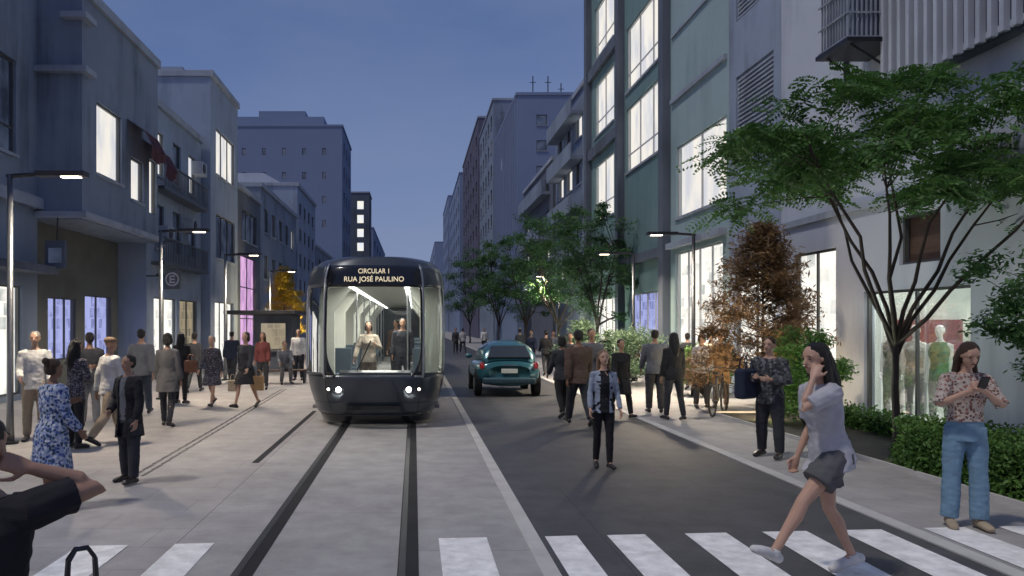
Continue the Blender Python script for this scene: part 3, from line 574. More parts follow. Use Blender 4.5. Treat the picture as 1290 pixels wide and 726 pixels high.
for i in range(8):
    y=16.6+i*2.6; m=MB()
    for s in (-1,1):
        m.box(TX+s*1.0,y,.36,TX+s*1.3,y+.16,2.25); m.add([(TX+s*1.3,y,2.25),(TX+s*1.0,y,2.25),(TX+s*.62,y,2.76),(TX+s*1.3,y,2.76),(TX+s*1.3,y+.16,2.25),(TX+s*1.0,y+.16,2.25),(TX+s*.62,y+.16,2.76),(TX+s*1.3,y+.16,2.76)],[(0,1,2,3),(4,7,6,5),(1,5,6,2)])
    m.build('interior_arch','traminner',T)
    if i<7:
        for s in (-1,1):
            q=MB(); q.box(TX+s*.72,y+.7,.72,TX+s*1.18,y+1.15,.82); q.box(TX+s*.72,y+1.15,.72,TX+s*1.18,y+1.24,1.4); q.box(TX+s*.85,y+.8,.36,TX+s*1.1,y+1.1,.72); q.build('passenger_seat','seat',T,bevel=.02)
            MB().tube([(TX+s*.6,y+1.2,.36),(TX+s*.6,y+1.2,2.75)],.018,8).build('grab_pole','tramsilver',T)
for x,rr in ((-1.60,.026),(-1.41,.05),(-.11,.05),(.08,.026)):
    z=.74; 
    s_=min([i/400 for i in range(-400,401)],key=lambda q:abs(surf(q,z).x-x)); p=surf(s_,z,.012)
    h=MB(); h.disc(p,(0,-1,0),rr,.05,20); ho=h.build('headlight','headlight',T)
    h=MB(); h.tube([p+V(0,.03,0),p+V(0,-.02,0)],[rr+.03,rr+.025],20); h.build('headlight_bezel','tramblack',T)
    if rr>.04:
        l=bpy.data.lights.new('headlight_beam','SPOT'); l.energy=60; l.spot_size=R(70); l.spot_blend=.8; l.color=(1,.95,.85); l.shadow_soft_size=.05
        o=bpy.data.objects.new('headlight_beam',l); COL.objects.link(o); o.location=p+V(0,-.08,0); o.rotation_euler=(R(75),0,0)
MB().box(TX-.5,13.98,.36,TX+.5,14.06,.44).build('lower_grille','tramblack',T)
MB().tube([(TX-.3,13.98,1.1),(TX-.05,14.0,1.65)],.012,6).build('wiper','tramblack',T)
for i in range(3):
    y=17+i*8; 
    for s in (-1,1):
        h=MB(); h.disc((TX+s*.68,y,.31),(1,0,0),.3,.1,24); h.disc((TX+s*.68,y+1.6,.31),(1,0,0),.3,.1,24); h.build('wheel','darkmetal',T)
for y in (18.2,23.5,29): area('tram_light',(TX,y,2.73),(0,0,0),1.2,80,(1,.97,.88))
area('tram_light',(TX,15.9,2.72),(0,0,0),.8,38,(1,.97,.88))
TXT=[]
def text(body,loc,size,m,par,rot=(PI/2,0,0),width=None,nm='destination_text'):
    cu=bpy.data.curves.new('t','FONT'); cu.body=body; cu.size=size; cu.align_x='CENTER'; cu.align_y='CENTER'; cu.extrude=.003
    o=bpy.data.objects.new(nm,cu); COL.objects.link(o); o.location=Vector(loc)-par.location; o.rotation_euler=rot; o.parent=par; TXT.append((o,m,width))
text('CIRCULAR 1',(TX,yfr(2.96)-.04,2.955),.13,'led',T,(R(80),0,0),.58); text('RUA JOSÉ PAULINO',(TX,yfr(2.80)-.035,2.80),.135,'led',T,(R(82),0,0),1.12)
# ------------------------------------------------------------------ car
def car():
    r=root('parked_car','small teal hatchback seen from behind on the road right of the tram','car',(2.56,20.3,0)); 
    lo=[(0,.56,.44,.84),(.04,.72,.36,.94),(.16,.83,.28,1.00),(.6,.89,.25,1.02),(1.6,.89,.25,1.01),(2.6,.885,.25,.99),(3.0,.84,.28,.90),(3.3,.72,.33,.80),(3.42,.5,.42,.7)]
    gh=[(.08,.62,.80,1.00),(.16,.70,.80,1.18),(.30,.73,.80,1.37),(.5,.73,.80,1.47),(.9,.73,.80,1.52),(1.6,.73,.80,1.50),(2.0,.73,.80,1.38),(2.4,.74,.80,1.16),(2.8,.74,.80,.97)]
    def pt(tab,y,a,off=0):
        for p,q in zip(tab,tab[1:]):
            if y<=q[0]+1e-9: t=(y-p[0])/(q[0]-p[0]); w,z0,z1=[p[i]+(q[i]-p[i])*t for i in (1,2,3)]; break
        e=.72; x=(w+off)*math.copysign(abs(cos(a))**e,cos(a))*(1 if tab is lo else 1-.20*max(0,sin(a))); z=(z0+z1)/2+((z1-z0)/2+off)*math.copysign(abs(sin(a))**e,sin(a)); return V(x,y,z)
    def shell(tab,ya,yb,a0,a1,ny,na,off,name,m,th=0,closed=False):
        mb=MB(); vs=[pt(tab,ya+(yb-ya)*j/ny,a0+(a1-a0)*i/na,off) for j in range(ny+1) for i in range(na+1)]
        fs=[(j*(na+1)+i,j*(na+1)+i+1,(j+1)*(na+1)+i+1,(j+1)*(na+1)+i) for j in range(ny) for i in range(na)]
        if closed: fs+= [tuple(range(na)),tuple(ny*(na+1)+i for i in range(na))]
        mb.add(vs,fs); return mb.build(name,m,r,smooth=True,local=True)
    shell(lo,0,3.42,0,2*PI,48,48,0,'body','teal',closed=True); shell(gh,.08,2.8,0,2*PI,36,48,0,'cabin','teal',closed=True)
    shell(gh,1.95,2.65,R(50),R(130),8,14,.012,'windscreen','carglass')
    shell(gh,.62,2.1,R(12),R(42),14,6,.012,'side_window','carglass'); shell(gh,.62,2.1,R(138),R(168),14,6,.012,'side_window','carglass')
    mb=MB(); mb.add([(-.60,.095,1.04),(.60,.095,1.04),(.47,.29,1.37),(-.47,.29,1.37)],[(0,1,2,3)]); o=mb.build('hatch_glass','carglass',r,local=True); q=o.modifiers.new('s','SOLIDIFY'); q.thickness=.07; q.offset=0; b=o.modifiers.new('b','BEVEL'); b.width=.03; b.segments=4
    for s in (-1,1):
        MB().ell((s*.73,.10,.84),(.07,.08,.10)).build('tail_light','tail',r,smooth=True,local=True)
        MB().ell((s*.93,2.2,1.02),(.1,.06,.07)).build('mirror','teal',r,smooth=True,local=True)
        for y in (.62,2.8):
            w=MB(); w.disc((s*.80,y,.31),(1,0,0),.31,.2,28); w=w.build('wheel','rubber',r,local=True,bevel=.03); MB().disc((s*.905,y,.31),(1,0,0),.19,.01,20).build('rim','rim',w,local=True)
            a=MB(); a.disc((s*.80,y,.34),(1,0,0),.38,.17,28); a.build('wheel_arch','rubber',r,local=True)
    MB().box(-.72,-.07,.34,.72,.14,.52).build('rear_bumper','bumper',r,local=True,bevel=.06,seg=4)
    MB().box(-.22,-.03,.64,.22,-.005,.76).build('number_plate','plate',r,local=True,bevel=.005)
    MB().tube([(-.2,.0,.85),(.2,.0,.85)],.015,8).build('hatch_handle','rim',r,local=True)
    MB().tube([(-.3,.1,1.06),(.05,.13,1.15)],.008,6).build('rear_wiper','rubber',r,local=True)
car()
# ------------------------------------------------------------------ people
RL=[]
def remesh(mb,name,m,par,vox,kind,sm=2):
    o=mb.build(name,m,par,local=True,smooth=True); q=o.modifiers.new('r','REMESH'); q.mode='VOXEL'; q.voxel_size=vox; q.use_smooth_shade=True
    q=o.modifiers.new('s','SMOOTH'); q.factor=.5; q.iterations=sm; RL.append((o,m,kind)); return o
TM=[(-.05,.072,.058,-.004),(-.02,.092,.068,-.006),(.02,.094,.067,-.004),(.07,.086,.058,0),(.12,.085,.056,.002),(.18,.098,.063,.002),(.24,.106,.064,0),(.28,.098,.054,-.002),(.305,.07,.044,-.004),(.325,.04,.036,-.004)]
TF=[(-.05,.074,.062,-.006),(-.02,.096,.072,-.01),(.02,.092,.066,-.006),(.07,.074,.053,0),(.11,.07,.05,.002),(.17,.083,.06,.004),(.21,.086,.066,.008),(.26,.084,.052,0),(.30,.062,.04,-.004),(.32,.034,.032,-.004)]
def tint(tab,t):
    if t<=tab[0][0]: return tab[0][1:]
    for p,q in zip(tab,tab[1:]):
        if t<=q[0]: f=(t-p[0])/(q[0]-p[0]); return tuple(p[i]+(q[i]-p[i])*f for i in (1,2,3))
    return tab[-1][1:]
def person(label,px,k,H=1.72,face=180,fem=False,legL=(2,2,3),legR=(-2,2,3),armL=(4,9,10),armR=(2,9,12),lean=1,yaw=0,nod=0,top=('c_grey',2,-.03,.010),bottom=('trousers','c_dark',2,.008),over=None,shoes='leather',hair=('short','hair_black'),skin='skin_mid',vox=.017,z=0,group=None,name='person',cat='person',fat=1.,xy=None,curl=18,dress=None,waist=.075,al=1.):
    x,y=(xy if xy else ((px-CX)/k,F/k)); r=root(name,label,cat,(x,y,z),R(face),group)
    B=MB(); tab=TF if fem else TM; lf=.9 if fem else 1.; Rr=lf*fat
    hipw=.05*H; J={}
    for s,n,leg in ((-1,'L',legL),(1,'R',legR)):
        a,b,ab=[R(q) for q in leg[:3]]; hip=V(s*hipw,0,0); d1=V(s*sin(ab),sin(a)*cos(ab),-cos(a)*cos(ab)); kn=hip+d1*.245*H
        c=a-b; d2=V(s*sin(ab)*.5,sin(c),-cos(c)).normalized(); an=kn+d2*.235*H; fp=(b-a)*.75 if len(leg)<4 else R(leg[3])
        fw=V(s*.14,cos(fp),-sin(fp)).normalized(); dn=V(0,-sin(fp),-cos(fp)); heel=an-fw*.028*H+dn*.022*H; ball=an+fw*.068*H+dn*.024*H; toe=an+fw*.10*H+dn*.026*H
        J[n]=(hip,kn,an,heel,ball,toe,fw,dn)
    low=min(min(J[n][3].z,J[n][5].z)-.016*H for n in 'LR'); pz=-low; sh=V(0,0,pz)
    for n in 'LR': J[n]=tuple(q+sh for q in J[n][:6])+J[n][6:]
    pel=sh.copy(); lr=R(lean); up=V(0,sin(lr),cos(lr)); fwd=V(0,cos(lr),-sin(lr)); X_=V(1,0,0)
    def torso(mb,t0,t1,infl,flare=0,neck=True):
        ts=[t0]+[q[0] for q in tab if t0<q[0]<t1]+[t1]; rs=[]
        if t0<-.05: ts=[t0,t0*.6-.02,-.05]+ts[1:] if t0<-.12 else ts
        for t in ts:
            rx,ry,yo=tint(tab,t)
            if t<-.02: rx=tint(tab,-.02)[0]+flare*(-t-.02); ry=tint(tab,-.02)[1]+flare*.8*(-t-.02)
            yo2=yo*H
            if t<-.04:
                f=min(1,(-t)/.245); ym=((J['L'][1].y+J['R'][1].y)/2)*f; sp=abs(J['L'][1].y-J['R'][1].y)/2*f; yo2+=ym; ry+=sp/H*.9
            rs.append((pel+up*t*H+fwd*yo2 if t>0 else pel+V(0,yo2,t*H),X_*(rx*fat+infl)*H,fwd*(ry*fat+infl)*H))
        mb.rings(rs,18)
    torso(B,-.05,.325,0)
    for n in 'LR':
        hip,kn,an,heel,ball,toe,fw,dn=J[n]; m1=hip.lerp(kn,.35); m2=kn.lerp(an,.3)-fwd*.008*H
        B.tube([hip,m1,hip.lerp(kn,.75),kn,m2,kn.lerp(an,.65),an],[.052*H*Rr,.05*H*Rr,.036*H*Rr,.03*H*Rr,.032*H*Rr,.023*H*Rr,.018*H],10,rounded=True)
        B.tube([heel,an+dn*.012*H+fw*.02*H,ball,toe],[.018*H,.022*H,.019*H,.014*H],8,rounded=True)
    shx=(.088 if fem else .103)*H; arms={}
    for s,n,arm in ((-1,'L',armL),(1,'R',armR)):
        S0=pel+up*.28*H+X_*s*shx*(.5+.5*fat); ul=.165*H; fl=.15*H; A_=Rr*al
        if isinstance(arm,dict):
            Tt=Vector(arm['t'])*H+V(0,0,pz); d=Tt-S0; D=min(d.length,(ul+fl)*.995); d.normalize(); ca=(ul*ul+D*D-fl*fl)/(2*ul*D); ca=max(-1,min(1,ca))
            pole=Vector(arm.get('p',(s*.5,-.3,-1))); pole=(pole-d*pole.dot(d)).normalized(); E=S0+d*ul*ca+pole*ul*math.sqrt(max(0,1-ca*ca)); W=S0+d*D
        else:
            a,ab,e=[R(q) for q in arm[:3]]; inw=R(arm[3]) if len(arm)>3 else ab*.5
            E=S0+V(s*sin(ab),sin(a)*cos(ab),-cos(a)*cos(ab))*ul; W=E+V(s*sin(inw),sin(a+e)*cos(inw),-cos(a+e)*cos(inw))*fl
        arms[n]=(S0,E,W); d=(W-E).normalized(); 
        B.tube([S0-X_*s*.02*H,S0,S0.lerp(E,.5),E,E.lerp(W,.3),W],[.03*H*Rr,.031*H*A_,.026*H*A_,.021*H*A_,.022*H*A_,.0145*H*A_],10,rounded=True)
        nn=Vector(arm['n']) if isinstance(arm,dict) and 'n' in arm else V(-s,0.15,0); nn=(nn-d*nn.dot(d)).normalized(); w=d.cross(nn)*s
        P0=W; P1=W+d*.03*H; P2=W+d*.056*H
        B.rings([(P0,w*.015*H,nn*.012*H),(P1,w*.022*H,nn*.0105*H),(P2,w*.0235*H,nn*.008*H),(P2+d*.006*H,w*.018*H,nn*.006*H)],10)
        for i,(ln) in enumerate((.04,.046,.043,.034)):
            b=P2+w*(.0165-.011*i)*H-d*.004*H; pts=[b]; ang=0; dd=d
            for j,(sg_,) in enumerate(((.45,),(.32,),(.25,))):
                ang+=R(curl*(1+.25*i+.3*j)); dd=d*cos(ang)+nn*sin(ang); pts.append(pts[-1]+dd*ln*sg_*H)
            B.tube(pts,[.0052*H,.005*H,.0046*H,.004*H],6,rounded=True)
        b=P0+d*.012*H+w*.012*H; q=b+(d*.6+w*.75+nn*.35).normalized()*.026*H; B.tube([b,q,q+(d*.9+w*.2+nn*.4).normalized()*.022*H],[.008*H,.0062*H,.005*H],6,rounded=True)
    nb=pel+up*.30*H; hc0=pel+up*.355*H+fwd*.004*H; Mh=Matrix.Rotation(R(yaw),3,'Z')@Matrix.Rotation(-R(nod),3,'X')
    B.tube([nb,hc0+up*.01*H],[.034*H*lf,.029*H*lf],10,rounded=True)
    hp=lambda a,b,c:hc0+Mh@(V(a,b,c)*H)
    B.ell(hp(0,.0,.078),(.043*H,.053*H,.050*H),Mh,16); B.ell(hp(0,.018,.048),(.034*H,.036*H,.047*H),Mh,14); B.ell(hp(0,.034,.016),(.018*H,.018*H,.014*H),Mh,10)
    B.tube([hp(0,.049,.075),hp(0,.057,.058),hp(0,.062,.05)],[.005*H,.0065*H,.0085*H],8,rounded=True)
    for s in (-1,1): B.ell(hp(s*.043,-.002,.062),(.006*H,.012*H,.017*H),Mh,8); B.ell(hp(s*.017,.044,.079),(.014*H,.01*H,.005*H),Mh,8)
    B.ell(hp(0,.051,.034),(.013*H,.006*H,.006*H),Mh,8)
    remesh(B,'body',skin,r,vox,'body',1)
    if vox<=.013:
        e=MB(); 
        for s in (-1,1): e.ell(hp(s*.017,.0470,.069),(.0062*H,.005*H,.0030*H),Mh,8)
        e.build('eyes','hair_black',r,smooth=True,local=True)
        e=MB()
        for s in (-1,1): e.tube([hp(s*.009,.0545,.081),hp(s*.018,.0535,.084),hp(s*.027,.049,.081)],.0016*H,5)
        e.build('eyebrows',hair[1] if hair[1] else 'hair_black',r,smooth=True,local=True)
        e=MB(); e.ell(hp(0,.0555,.034),(.0115*H,.0036*H,.0036*H),Mh,8); e.build('mouth','c_lips',r,smooth=True,local=True)
    if shoes:
        for n in 'LR':
            m=MB(); hip,kn,an,heel,ball,toe,fw,dn=J[n]; sd=fw.cross(dn).normalized()
            m.rings([(heel-fw*.018*H,sd*.012*H,dn*.012*H),(heel-fw*.008*H,sd*.02*H,dn*.021*H),(heel+fw*.025*H-dn*.006*H,sd*.022*H,dn*.026*H),(ball-dn*.003*H,sd*.0265*H,dn*.0215*H),(toe,sd*.023*H,dn*.017*H),(toe+fw*.014*H,sd*.012*H,dn*.010*H)],12)
            m.tube([an+dn*.024*H,an-dn*.008*H],[.025*H,.0235*H],10)
            remesh(m,'shoe',shoes,r,max(vox*.8,.008),'shoe',1)
    if bottom:
        if bottom[0]=='trousers':
            m=MB(); f=bottom[2]; inf=bottom[3]; torso(m,-.05,waist,.006); wide=bottom[4] if len(bottom)>4 else 0
            for n in 'LR':
                hip,kn,an=J[n][:3]; pts=[hip+V(0,0,.02*H)];rd=[.057*H*Rr]
                path=[(0.4,.053),(.8,.041),(1,.036),(1.35,.036),(1.7,.03),(1.97,.027)]
                for t,q in path:
                    if t<=f+.001: p=hip.lerp(kn,t) if t<=1 else kn.lerp(an,t-1); pts.append(p); rd.append((q*Rr+inf+wide*t*.5)*H)
                if f<1.9: p=hip.lerp(kn,f) if f<=1 else kn.lerp(an,f-1); pts.append(p); rd.append(rd[-1]+.004*H)
                m.tube(pts,rd,12)
            remesh(m,'trousers' if f>1.5 else 'shorts',bottom[1],r,vox,'legs')
        else:
            m=MB(); torso(m,-bottom[2],.08,.012,bottom[3]); remesh(m,'skirt',bottom[1],r,vox,'cloth')
    def garment(nm,g,extra=0,kind='cloth'):
        m=MB(); torso(m,g[2],.312,g[3]+extra,g[4] if len(g)>4 else 0)
        for n in 'LR':
            S0,E,W=arms[n]; f=g[1]; s=-1 if n=='L' else 1
            pts=[S0-X_*s*.03*H,S0]; rd=[(.03*Rr+g[3])*H,(.032*Rr+g[3])*H]
            for t,q in ((.5,.0275),(1,.0235),(1.4,.023),(1.93,.018)):
                if t<=f: pts.append(S0.lerp(E,t) if t<=1 else E.lerp(W,t-1)); rd.append((q*Rr+g[3])*H)
            if f<.5 or .5<f<1: pts.append(S0.lerp(E,f)); rd.append(rd[-1]+.003*H)
            if f>0: m.tube(pts,rd,10,rounded=False)
        remesh(m,nm,g[0],r,vox,kind)
    if top: garment('dress' if top[2]<-.2 and not bottom else ('shirt' if top[2]>-.12 else 'coat'),top)
    if over: garment('jacket',over,.004,'open')
    st,hm=hair
    if st!='bald':
        m=MB(); m.ell(hp(0,-.010,.088),(.048*H,.054*H,.046*H),Mh,16); m.ell(hp(0,-.022,.062),(.046*H,.042*H,.045*H),Mh,14)
        if st=='cap': m=MB(); m.ell(hp(0,-.004,.098),(.05*H,.058*H,.038*H),Mh,16); m.ell(hp(0,.05,.092),(.036*H,.036*H,.006*H),Mh,12)
        if st=='long':
            m.tube([hp(0,-.03,.07),hp(0,-.042,.02),hc0+V(0,-.055*H,-.04*H),hc0+V(0,-.062*H,-.10*H),hc0+V(0,-.062*H,-.15*H)],[.042*H,.045*H,.046*H,.04*H,.02*H],12,rounded=True)
            for s in (-1,1): m.tube([hp(s*.036,-.008,.09),hp(s*.045,-.008,.05),hp(s*.044,-.012,.0),hc0+V(s*.045*H,-.02*H,-.05*H),hc0+V(s*.05*H,.0,-.10*H)],[.014*H,.016*H,.018*H,.02*H,.01*H],8,rounded=True)
        if st=='bun': m.ell(hp(0,-.055,.115),(.026*H,.026*H,.026*H),Mh,12)
        if st=='bob':
            for s in (-1,1): m.ell(hp(s*.036,-.012,.045),(.018*H,.036*H,.045*H),Mh,10)
            m.ell(hp(0,-.03,.035),(.044*H,.032*H,.045*H),Mh,12)
        remesh(m,'hair' if st!='cap' else 'cap',hm,r,max(vox*.8,.009),'hair',1)
    return r,arms
WA=dict(legL=(22,6,2),legR=(-16,22,2),armL=(-16,8,12),armR=(18,8,20))
WB=dict(legL=(-14,20,2),legR=(20,5,2),armL=(18,8,22),armR=(-14,8,10))
def bag(name,label,cat,c,w,h,d,m,hh=.12,rz=0,hm=None):
    r=root(name,label,cat,c,rz)
    b=MB(); b.box(-w/2,-d/2,0,w/2,d/2,h); b.build('bag_body',m,r,local=True,bevel=min(w,d)*.25,seg=4)
    for s in (-1,1):
        t=MB(); t.tube([(-w*.25,s*d*.3,h),(-w*.22,s*d*.2,h+hh*.7),(-w*.1,s*d*.1,h+hh*.95),(w*.1,s*d*.1,h+hh*.95),(w*.22,s*d*.2,h+hh*.7),(w*.25,s*d*.3,h)],.008,6); t.build('handle',hm or m,r,local=True)
P=person
P('person in a black T-shirt, cut by the left edge, elbow raised, hand at the head',None,None,1.62,-8,False,armR=dict(t=(.085,.05,.365),p=(1,.45,-1.0),n=(-1,0,0)),armL=(10,12,40),top=('c_black',.62,-.04,.012),bottom=('trousers','c_dark',2,.01),hair=('short','hair_black'),skin='skin_mid',vox=.007,xy=(-1.50,2.60),curl=25)
bag('handbag','black leather handbag hanging at the hip of the foreground person','handbag',(-1.20,2.72,.82),.20,.18,.09,'leather',.15,R(30))
P('man in a white long sleeved shirt standing by the left lamp',44,75,1.82,200,top=('c_white',2,-.05,.012),bottom=('trousers','c_beige',2,.008),hair=('short','hair_grey'),skin='skin_light',vox=.014,armL=(12,10,40),armR=(10,8,55,-10))
P('woman with long black hair in a dark patterned top, seen from behind',95,80,1.70,-25,True,top=('c_darkflor',2,-.07,.012),bottom=('trousers','c_black',2,.006),hair=('long','hair_black'),skin='skin_mid',vox=.013,armL=dict(t=(.02,.13,.2)),armR=dict(t=(.05,.13,.2)))
P('person in a blue and white flowered dress, hair in a bun',66,119,1.57,-35,True,top=('c_blueflor',2,-.27,.013,.10),bottom=None,hair=('bun','hair_brown'),skin='skin_brown',vox=.010,armL=dict(t=(.0,.13,.18)),armR=(6,12,30),fat=1.16)
P('person in a long open black coat and dark trousers facing the street',163,102,1.56,150,False,top=('c_grey',0,-.03,.006),over=('c_black',2,-.16,.012,.12),bottom=('trousers','c_dark',2,.010),hair=('short','hair_black'),skin='skin_mid',vox=.010,legL=(4,2,5),legR=(-3,2,5),armL=(2,10,15),armR=(6,10,50,-25))
P('man in a dark jacket half hidden behind the white shirted walker',113,66,1.78,20,top=('c_dark',2,-.05,.014),bottom=('trousers','c_grey',2,.008),hair=('short','hair_black'),skin='skin_brown')
P('man in white shirt, cap and beige trousers walking away',138,77,1.76,-40,top=('c_white',2,-.05,.012),bottom=('trousers','c_beige',2,.009),hair=('cap','hair_blond'),skin='skin_mid',vox=.013,**WA)
P('man in a grey shirt behind the woman in the grey coat',178,59,1.86,10,top=('c_grey',2,-.05,.012),bottom=('trousers','c_denimdark',2,.008),skin='skin_mid',**WB)
P('woman in a dark grey coat and tight trousers walking away',211,66,1.76,0,True,top=('c_shortgrey',2,-.15,.014,.12),bottom=('trousers','c_dark',2,.004),hair=('bob','hair_black'),skin='skin_mid',vox=.013,legL=(8,2,1),legR=(-8,10,1))
P('woman in black with a reddish brown handbag',228,51,1.74,-10,True,top=('c_black',2,-.14,.014,.1),bottom=('trousers','c_black',2,.006),hair=('long','hair_black'),skin='skin_mid')
bag('handbag','reddish brown handbag carried by the woman in black','handbag',(-5.45,18.4,.78),.3,.3,.14,'leather_brown',.15)
P('woman in a dark patterned top and skirt walking towards the camera',267,53,1.70,170,True,top=('c_darkflor',2,-.02,.012),bottom=('skirt','c_darkflor',.20,.12),hair=('short','hair_grey'),skin='skin_light',vox=.014,**WA)
P('woman in a dark top and flared black skirt with bare legs',310,54,1.78,160,True,top=('c_dark',2,-.01,.013),bottom=('skirt','c_black',.19,.3),hair=('bob','hair_brown'),skin='skin_light',vox=.014,**WB)
bag('shopping_bag','brown paper shopping bag held by the woman in the flared skirt','shopping bag',(-3.62,17.5,.42),.26,.34,.12,'c_tan',.14)
bag('shopping_bag','smaller tan shopping bag on the far side of the woman in the flared skirt','shopping bag',(-4.22,17.5,.40),.2,.26,.1,'c_beige',.14)
P('person in dark red beyond the woman in the flared skirt',331,42,1.7,180,True,top=('c_red',2,-.04,.012),bottom=('trousers','c_dark',2,.008),skin='skin_mid',hair=('long','hair_brown'),vox=.02)
P('man in grey sitting on the bench at the kiosk',358,38,1.75,-160,top=('c_grey',2,-.04,.013),bottom=('trousers','c_shortgrey',2,.008),legL=(82,84,6,0),legR=(80,84,6,0),armL=(30,6,40),armR=(30,6,40),vox=.02,lean=8)
P('person in a white shirt standing by the kiosk',376,36,1.78,180,top=('c_white',2,-.04,.012),bottom=('trousers','c_dark',2,.008),vox=.02)
b=root('bench','dark street bench under the kiosk roof','bench',((358-CX)/38,25.1,0)); bx=(358-CX)/38
MB().box(bx-.8,24.98,.40,bx+.8,25.4,.45).build('seat','wood',b,bevel=.01)
for s in (-.65,.65): MB().box(bx+s-.03,25.0,0,bx+s+.03,25.38,.398).build('leg','darkmetal',b)
ks=root('kiosk','kiosk with a flat projecting roof and dim warm counter left of the tram','kiosk',(-5.6,31,0))
MB().box(-7.4,29.2,2.35,-4.6,33.5,2.5).build('roof','darkmetal',ks,bevel=.02)
MB().box(-6.6,31,0,-5.0,33,2.34).build('cabin','w_dark',ks,bevel=.02); MB().box(-6.3,30.98,.95,-5.3,30.995,2.0).build('counter_window','warmwin',ks); MB().box(-6.5,30.7,.85,-5.1,31.0-.003,.92).build('counter','greymetal',ks)
for x in (-7.3,-4.7): MB().tube([(x,29.3,0),(x,29.3,2.34)],.04).build('post','darkmetal',ks)
P('woman in an open pale denim jacket over black, walking towards the camera',760,93,1.58,180,True,top=('c_black',0,-.03,.004),over=('c_ltdenim',2,-.05,.004),bottom=('trousers','c_black',2,.002),hair=('long','hair_blond'),skin='skin_light',vox=.009,legL=(7,3,-1),legR=(-6,9,-1),armL=(2,10,22),armR=(0,10,26),shoes='leather',fat=.96)
P('tall man in a dark brown jacket walking away beside the denim jacket woman',729,65,1.86,5,top=('c_brown',2,-.07,.015),bottom=('trousers','c_dark',2,.01),skin='skin_brown',vox=.013,**WA)
P('woman in dark clothes left of the tall man',708,60,1.72,10,True,top=('c_dark',2,-.06,.014),bottom=('trousers','c_black',2,.006),hair=('bob','hair_black'),skin='skin_brown',**WB)
P('man in a dark grey jacket behind the tall man',745,56,1.86,180,top=('c_grey',2,-.06,.014),bottom=('trousers','c_dark',2,.01),skin='skin_mid',**WB)
P('person in a long black coat right of the denim jacket woman',782,60,1.66,190,True,top=('c_black',2,-.20,.014,.12),bottom=('trousers','c_black',2,.006),hair=('short','hair_black'),skin='skin_mid',**WA)
P('man in a grey shirt and dark trousers on the right pavement edge',825,57,1.82,-10,top=('c_grey',2,-.05,.013),bottom=('trousers','c_dark',2,.01),skin='skin_mid',vox=.015,armL=(10,10,30),armR=(4,10,10))
P('woman in black seen from behind next to the man in the grey shirt',849,62,1.76,10,True,top=('c_black',2,-.06,.014),bottom=('trousers','c_dark',2,.005),hair=('long','hair_black'),skin='skin_mid',vox=.015,legL=(6,4,4),legR=(-6,8,4))
P('person in a pale top by the bicycle',884,54,1.72,180,True,top=('c_lgrey',2,-.05,.012),bottom=('trousers','c_dark',2,.01),skin='skin_light',hair=('bob','hair_brown'))
P('person in a beige coat standing over the bicycle',908,54,1.76,150,True,top=('c_tan',2,-.2,.014,.12),bottom=('trousers','c_brown',2,.008),skin='skin_light',hair=('short','hair_brown'),armL=(30,8,30),armR=(30,8,30))
P('man in a mottled dark jacket and grey trousers facing the road',970,86,1.74,130,top=('c_camo',2,-.07,.02),bottom=('trousers','c_dark',2,.010),hair=('short','hair_brown'),skin='skin_light',vox=.010,legL=(3,2,6),legR=(-3,4,6),armL=dict(t=(-.07,.14,.14)),armR=dict(t=(.07,.14,.15)))
bag('backpack','dark backpack slung at the left side of the man in the mottled jacket','bag',(4.88,11.1,.86),.34,.44,.18,'c_navy',.2,R(30))
rw,aw=P('woman with long black hair, grey top and dark shorts striding left over the crossing',1046,164,1.80,97,True,top=('c_lgrey',.8,-.055,.012),bottom=('trousers','c_shortgrey',.58,.014,.02),hair=('long','hair_black'),skin='skin_light',vox=.0075,shoes='c_white',legL=(42,10,1),legR=(-8,20,1),lean=9,armL=dict(t=(-.06,.12,.335),p=(-.3,.5,-1),n=(.6,-.8,0)),armR=(-8,6,30),nod=8,yaw=10,curl=28,al=.88)
rp,ap=P('woman in a flowered blouse and wide pale blue trousers looking at a phone',1216,131,1.77,165,True,top=('c_creamflor',1.0,.055,.014),bottom=('trousers','c_denim',2,.004,.017),hair=('long','hair_brown'),skin='skin_light',vox=.0075,shoes='c_beige',legL=(2,2,2),legR=(-1,2,3),armL=dict(t=(-.03,.16,.225),p=(-1,-.3,-1),n=(1,-.2,.4)),armR=dict(t=(.045,.155,.225),p=(1,-.3,-1),n=(-1,-.2,.4)),nod=24,yaw=8,curl=22,waist=.115,fat=.95)
ph=root('phone','black phone held in both hands by the woman in wide trousers','phone',(0,0,0),0)
hx=Matrix.Rotation(R(165),3,'Z')@Vector((0,.212*1.77,0))+rp.location+V(0,0,.80*1.77)
ph.location=hx; ph.rotation_euler=(R(-40),0,R(165)); MB().box(-.038,-.006,-.075,.038,.006,.075).build('phone_body','phone',ph,local=True,bevel=.006)
far=[(574,19,1.75,'c_dark','person in dark clothes far down the road, left of a pair'),(583,18,1.7,'c_lgrey','person in a pale top far down the road, right of a pair'),(688,33,1.75,'c_black','person in black just right of the car'),(697,30,1.7,'c_grey','person in grey behind the one right of the car'),(655,26,1.76,'c_dark','person in dark clothes beyond the car roof'),(764,38,1.75,'c_dark','person in dark clothes far behind the black coat'),(800,36,1.7,'c_brown','person in brown far behind the man in the grey shirt'),(610,17,1.7,'c_white','person in white small and far beyond the car'),(340,26,1.74,'c_dark','person in dark clothes under the kiosk roof'),(292,38,1.75,'c_navy','person in navy behind the flowered skirt walker'),(866,42,1.7,'c_dark','person in dark clothes at the bright shopfront'),(896,44,1.74,'c_cream','person in cream at the bright shopfront'),(669,30,1.72,'c_navy','person in navy at the right of the car roof'),(718,46,1.74,'c_dark','person in dark clothes behind the woman left of the tall man'),(245,44,1.72,'c_dark','person in dark clothes right of the reddish brown handbag')]
